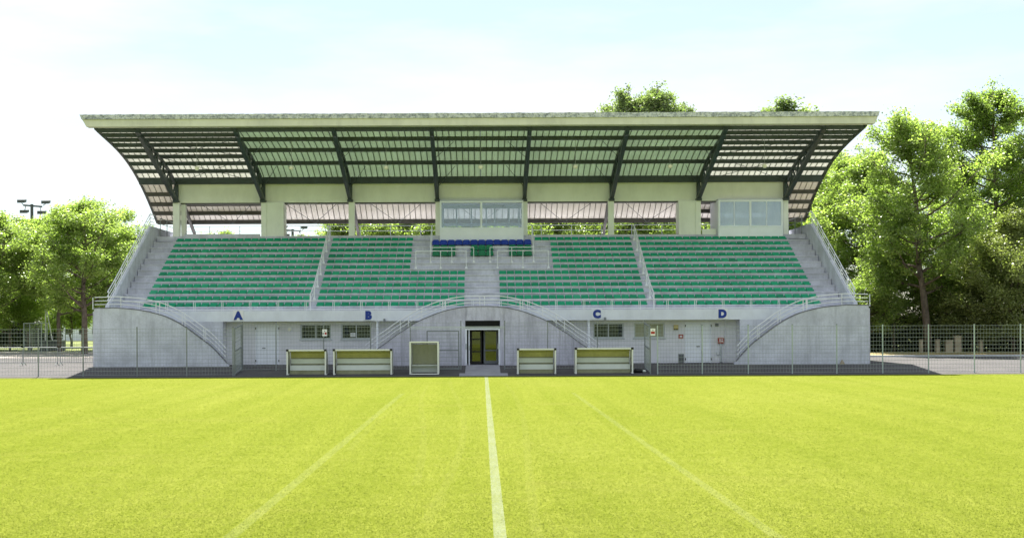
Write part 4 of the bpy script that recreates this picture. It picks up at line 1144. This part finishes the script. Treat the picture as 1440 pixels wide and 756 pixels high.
def tree_data(seed, H, base, R, shape, n_limb, n_leaf, leaf, lean=0.0, clump=0.64, r0=0.2, gap=0.0):
    """trunk with limbs and twigs; leaves in clumps round the twigs. shape(t) = relative crown radius at height t"""
    rg = random.Random(seed); wood = MB(); clumps = []
    tp = []
    for k in range(9):
        u = k / 8
        tp.append(Vector((lean * u * H + rg.uniform(-0.12, 0.12) * (k > 0), rg.uniform(-0.12, 0.12) * (k > 0), u * H * 0.93)))
    wood.path(tp, r0, 8, 0.03)
    def trunk_at(z):
        u = max(0, min(0.9999, z / (H * 0.93))) * 8; i = int(u); return tp[i].lerp(tp[i + 1], u - i)
    for k in range(n_limb):
        t = (k + rg.random()) / n_limb
        z0 = base * 0.72 + (H * 0.93 - base * 0.72) * t ** 0.95 * 0.93
        tt = max(0, (z0 - base) / (H - base)); az = k * 2.4 + rg.uniform(-0.6, 0.6)
        ln = R * shape(min(1, tt + 0.15)) * rg.uniform(0.72, 1.12)
        rise = rg.uniform(0.35, 0.75) * ln + 0.25
        s0 = trunk_at(z0); end = s0 + Vector((math.cos(az) * ln, math.sin(az) * ln, rise))
        if end.z > H: end.z = H - rg.random() * 0.5
        pts = []
        for j in range(5):
            u = j / 4; p = s0.lerp(end, u); p.z -= 0.18 * ln * math.sin(u * math.pi) * 0.6
            p += Vector((rg.uniform(-.12, .12), rg.uniform(-.12, .12), rg.uniform(-.1, .1))) * (j > 0); pts.append(p)
        wood.path(pts, max(0.03, r0 * 0.42 * (1 - 0.6 * t)), 5, 0.015)
        for q in range(rg.randint(9, 14)):
            u = rg.uniform(0.28, 1.0); i = min(3, int(u * 4)); p = pts[i].lerp(pts[i + 1], u * 4 - i)
            d2 = Vector((math.cos(az + rg.uniform(-1.5, 1.5)), math.sin(az + rg.uniform(-1.5, 1.5)), rg.uniform(-0.25, 0.9))).normalized()
            e = p + d2 * ln * rg.uniform(0.15, 0.42)
            wood.path([p, (p + e) / 2 + Vector((0, 0, 0.06)), e], 0.025, 4, 0.008)
            clumps.append((e, rg.uniform(0.55, 1.15))); 
            if rg.random() < 0.6: clumps.append(((p + e) / 2, rg.uniform(0.4, 0.8)))
    clumps.append((tp[-1] + Vector((0, 0, 0.2)), 0.8)); clumps.append((tp[-2], 0.9))
    wts = np.array([c[1] ** 2 for c in clumps]); wts /= wts.sum()
    cnt = RNG.multinomial(n_leaf, wts); P = []
    for (c, w_), n in zip(clumps, cnt):
        q = RNG.normal(size=(n, 3)) * np.array([0.55, 0.55, 0.36]) * clump * w_
        P.append(q + np.array(c))
    return wood, np.concatenate(P)
def make_tree(name, label, cat, seed, H, base, R, shape, n_limb, n_leaf, leaf, lmat, bmat='bark', group=None, **kw):
    wood, C = tree_data(seed, H, base, R, shape, n_limb, n_leaf, leaf, **kw)
    t = thing(name, (0, 0, 0), label, cat, group)
    wood.build("trunk", bmat, t, local=True, smooth=True)
    link("crown", leaves_mesh("crown", C, leaf, lmat), t, True)
    return t
egg = lambda t: max(0.10, math.sin(math.pi * min(1, (t + 0.06)) ** 0.75)) ** 0.8
column_s = lambda t: max(0.12, min(1, 0.55 + 1.6 * t) * (1 - t ** 3 * 0.85))
dome = lambda t: max(0.15, math.sqrt(max(0, 1 - t * t)))

GB, GL, GR = "tall trees behind the stand", "trees beyond the barriers", "trees beyond the verge"
def at(x, D): return (PX(x, D), D, 0.33)
T1 = make_tree("plane_tree", "broad leafy tree with thick trunk beside the curved wall and barriers", "tree", 3, 12.9, 4.0, 4.3, egg, 38, 62000, 0.088, 'leaf_a', group=GL, r0=0.28)
T1.location = at(119, 101)
T2 = make_tree("plane_tree", "leafy tree with slim trunk behind the equipment box", "tree", 8, 12.6, 4.2, 4.4, egg, 38, 62000, 0.088, 'leaf_a', group=GL, r0=0.2)
T2.location = at(84, 108)
copy_tree(T1, at(-12, 106), 2.1, (1.05, 1.05, 0.98), "leafy tree by the floodlight mast, beyond the low young tree", GL)
copy_tree(T2, at(42, 116), 1.0, (1.0, 1.0, 0.93), "leafy tree standing in front of the floodlight mast", GL)
copy_tree(T1, at(165, 116), 4.0, (1.0, 1.0, 0.95), "leafy tree rising behind the end stairs beside letter A", GL)
copy_tree(T2, at(318, 122), 3.3, (0.9, 0.9, 0.93), "leafy tree whose top shows behind the seats above letter A", GB)
T3 = make_tree("young_tree", "low bright young tree with thin trunk before the dark hedge", "tree", 21, 5.2, 1.7, 2.5, dome, 20, 24000, 0.072, 'leaf_a', group=GL, r0=0.10, clump=0.6)
T3.location = at(14, 112)
copy_tree(T3, at(100, 126), 1.3, (1.15, 1.15, 1.0), "low young tree on the grass between the two trunks", GL)
copy_tree(T3, at(-30, 118), 2.3, (1.2, 1.2, 1.05), "low young tree at the end of the dark hedge", GL)
copy_tree(T3, at(62, 140), 3.3, (1.6, 1.6, 1.25), "small tree far behind the equipment box poles", GL)

R1 = make_tree("maple_tree", "tall open tree with leaning dark trunk beyond the verge", "tree", 5, 18.0, 5.6, 4.7, column_s, 44, 56000, 0.092, 'leaf_a', group=GR, r0=0.30, lean=-0.085)
R1.location = (PX(1306, 90.5), 90.5, 0.42)
R3 = make_tree("maple_tree", "tallest dense tree rising behind the pale bushes", "tree", 12, 21.6, 4.5, 4.8, column_s, 46, 84000, 0.09, 'leaf_b', group=GR, r0=0.28)
R3.location = at(1400, 97)
R2 = make_tree("maple_tree", "tree with several thin stems beside the end stairs next to letter D", "tree", 17, 16.6, 3.4, 4.8, egg, 40, 66000, 0.09, 'leaf_a', group=GR, r0=0.16)
R2.location = at(1222, 100)
copy_tree(R3, at(1352, 108), 2.2, (0.9, 0.9, 0.80), "dense tree behind the leaning trunk", GR)
copy_tree(R2, at(1186, 107), 1.4, (1.05, 1.05, 1.04), "tree half hidden behind the stand roof end", GR)
copy_tree(R2, at(1258, 93.5), 3.0, (0.62, 0.62, 0.60), "small many stemmed tree between the wall and the leaning trunk", GR)
copy_tree(R3, at(1472, 101), 4.2, (1.05, 1.05, 1.0), "dense tall tree at the far end of the verge", GR)
S1 = make_tree("elder_bush", "large pale rounded bush leaning over the wire fence", "bush", 31, 10.6, 0.8, 3.6, egg, 40, 80000, 0.075, 'leaf_c', group=GR, r0=0.14, clump=0.7)
S1.location = at(1425, 89.5)
copy_tree(S1, at(1368, 91.5), 2.0, (0.95, 0.95, 0.66), "lower pale bush between the leaning trunk and the large bush", GR)
copy_tree(S1, at(1490, 90.5), 1.1, (1.0, 1.0, 0.9), "pale bush at the end of the fence", GR)
copy_tree(T3, at(1330, 94), 0.6, (1.3, 1.3, 1.15), "low leafy shrub behind the stone pillars", GR)
copy_tree(T3, at(1215, 92.5), 2.6, (1.0, 1.0, 0.95), "low leafy shrub close to the end of the curved wall", GR)

spire = lambda t: 1.0 if t < 0.55 else 1.0 - 0.72 * (t - 0.55) / 0.45
P1 = make_tree("poplar_tree", "tallest poplar whose top shows above the roof over letter C", "tree", 41, 25.4, 8, 2.9, spire, 70, 52000, 0.12, 'leaf_d', 'palebark', GB, r0=0.3, clump=0.75)
P1.location = at(926, 116)
for x, D, rz, sxy, sz, lab in ((884, 117, 1.7, 0.85, 0.995, "pointed poplar top next to the tallest one above the roof"), (905, 121, 2.9, 0.9, 0.985, "poplar top between the two tallest ones above the roof"),
                               (862, 119, 0.4, 0.85, 0.955, "poplar top on the lower shoulder of the group above the roof"), (838, 121, 3.2, 1.0, 0.91, "lowest poplar top of the group above the roof"),
                               (950, 119, 5.0, 0.8, 0.955, "poplar top on the steep side of the group above the roof"), (964, 117, 4.1, 0.6, 0.925, "thin poplar top ending the group above the roof"),
                               (1108, 119, 2.6, 1.5, 0.965, "rounded poplar top alone above the roof over letter D"), (1134, 121, 1.1, 0.9, 0.935, "thin poplar top beside the rounded one over letter D"), (1088, 121, 5.6, 1.0, 0.925, "low poplar top beside the rounded one over letter D")):
    copy_tree(P1, at(x, D), rz, (sxy, sxy, sz), lab, GB)
for x, D, rz, sc_, lab in ((505, 103, 0.5, 1.0, "tree behind the concourse railing above letter B"), (565, 107, 1.8, 1.05, "leafy tree behind the concourse beside the press box toward letter B"), (640, 112, 2.9, 1.1, "tree seen through the press box windows"),
                           (712, 110, 3.9, 1.1, "second tree seen through the press box windows"), (770, 104, 0.9, 1.1, "leafy tree behind the concourse beside the press box toward letter C"), (835, 108, 2.4, 1.15, "dense tree behind the concourse above letter C"),
                           (905, 103, 4.4, 1.1, "leafy tree behind the concourse near the wide column"), (965, 108, 5.4, 1.15, "tree behind the wide column above letter D"), (1030, 104, 1.2, 1.1, "tree behind the end press box"), (1110, 105, 3.6, 1.1, "tree behind the last column of the stand")):
    copy_tree(T2 if int(x) % 2 else T1, at(x, D), rz, (sc_, sc_, sc_ * 0.98), lab, GB)

# dark hedges
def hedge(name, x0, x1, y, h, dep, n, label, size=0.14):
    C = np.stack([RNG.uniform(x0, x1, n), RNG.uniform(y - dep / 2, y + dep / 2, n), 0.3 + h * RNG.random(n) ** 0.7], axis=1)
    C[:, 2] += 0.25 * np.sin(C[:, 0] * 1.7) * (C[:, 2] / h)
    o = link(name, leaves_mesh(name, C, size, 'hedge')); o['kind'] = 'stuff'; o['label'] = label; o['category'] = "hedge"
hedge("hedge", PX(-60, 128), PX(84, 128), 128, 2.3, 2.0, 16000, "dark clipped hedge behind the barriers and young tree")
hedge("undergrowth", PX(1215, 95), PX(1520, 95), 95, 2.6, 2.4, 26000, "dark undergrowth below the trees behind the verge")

# ================================================================== GRASS BLADES ON THE PITCH
def grass_blades(n):
    """short mown blades, thinning out with distance where single blades no longer show"""
    v = RNG.uniform(EYE / 64.8, EYE / 13.0, n); D = EYE / v
    X = RNG.uniform(-1, 1, n) * (0.46 * D + 0.5)
    keep = ~((np.abs(X - 0.235) < 0.085) & (RNG.random(n) < 0.75))
    keep &= ~(((np.abs(X - line_b(D)) < 0.14) | (np.abs(X - line_c(D)) < 0.13)) & (D < 50) & (RNG.random(n) < 0.22))
    D, X = D[keep], X[keep]; n = len(D)
    D = D + RNG.normal(size=n) * 0.15
    D = np.minimum(D, 65.25)
    az = RNG.uniform(0, 2 * math.pi, n); wd = RNG.uniform(0.006, 0.012, n) * np.clip(D / 22, 1, 1.8); h = RNG.uniform(0.005, 0.015, n)
    tilt = RNG.normal(size=(n, 2)) * 0.014
    c, s_ = np.cos(az) * wd, np.sin(az) * wd
    z0 = np.full(n, -0.002)
    V = np.stack([np.stack([X - c, D - s_, z0], 1), np.stack([X + c, D + s_, z0], 1), np.stack([X + tilt[:, 0], D + tilt[:, 1], h], 1)], axis=1).reshape(-1, 3)
    me = bpy.data.meshes.new("grass"); me.vertices.add(3 * n); me.vertices.foreach_set("co", V.astype(np.float32).ravel())
    me.loops.add(3 * n); me.loops.foreach_set("vertex_index", np.arange(3 * n, dtype=np.int32))
    me.polygons.add(n); me.polygons.foreach_set("loop_start", np.arange(0, 3 * n, 3, dtype=np.int32)); me.polygons.foreach_set("loop_total", np.full(n, 3, dtype=np.int32))
    me.update(calc_edges=True); me.materials.append(M['blade'])
    o = link("grass", me); o['kind'] = 'stuff'; o['label'] = "short mown yellow green grass of the football pitch"; o['category'] = "grass"
grass_blades(480000)
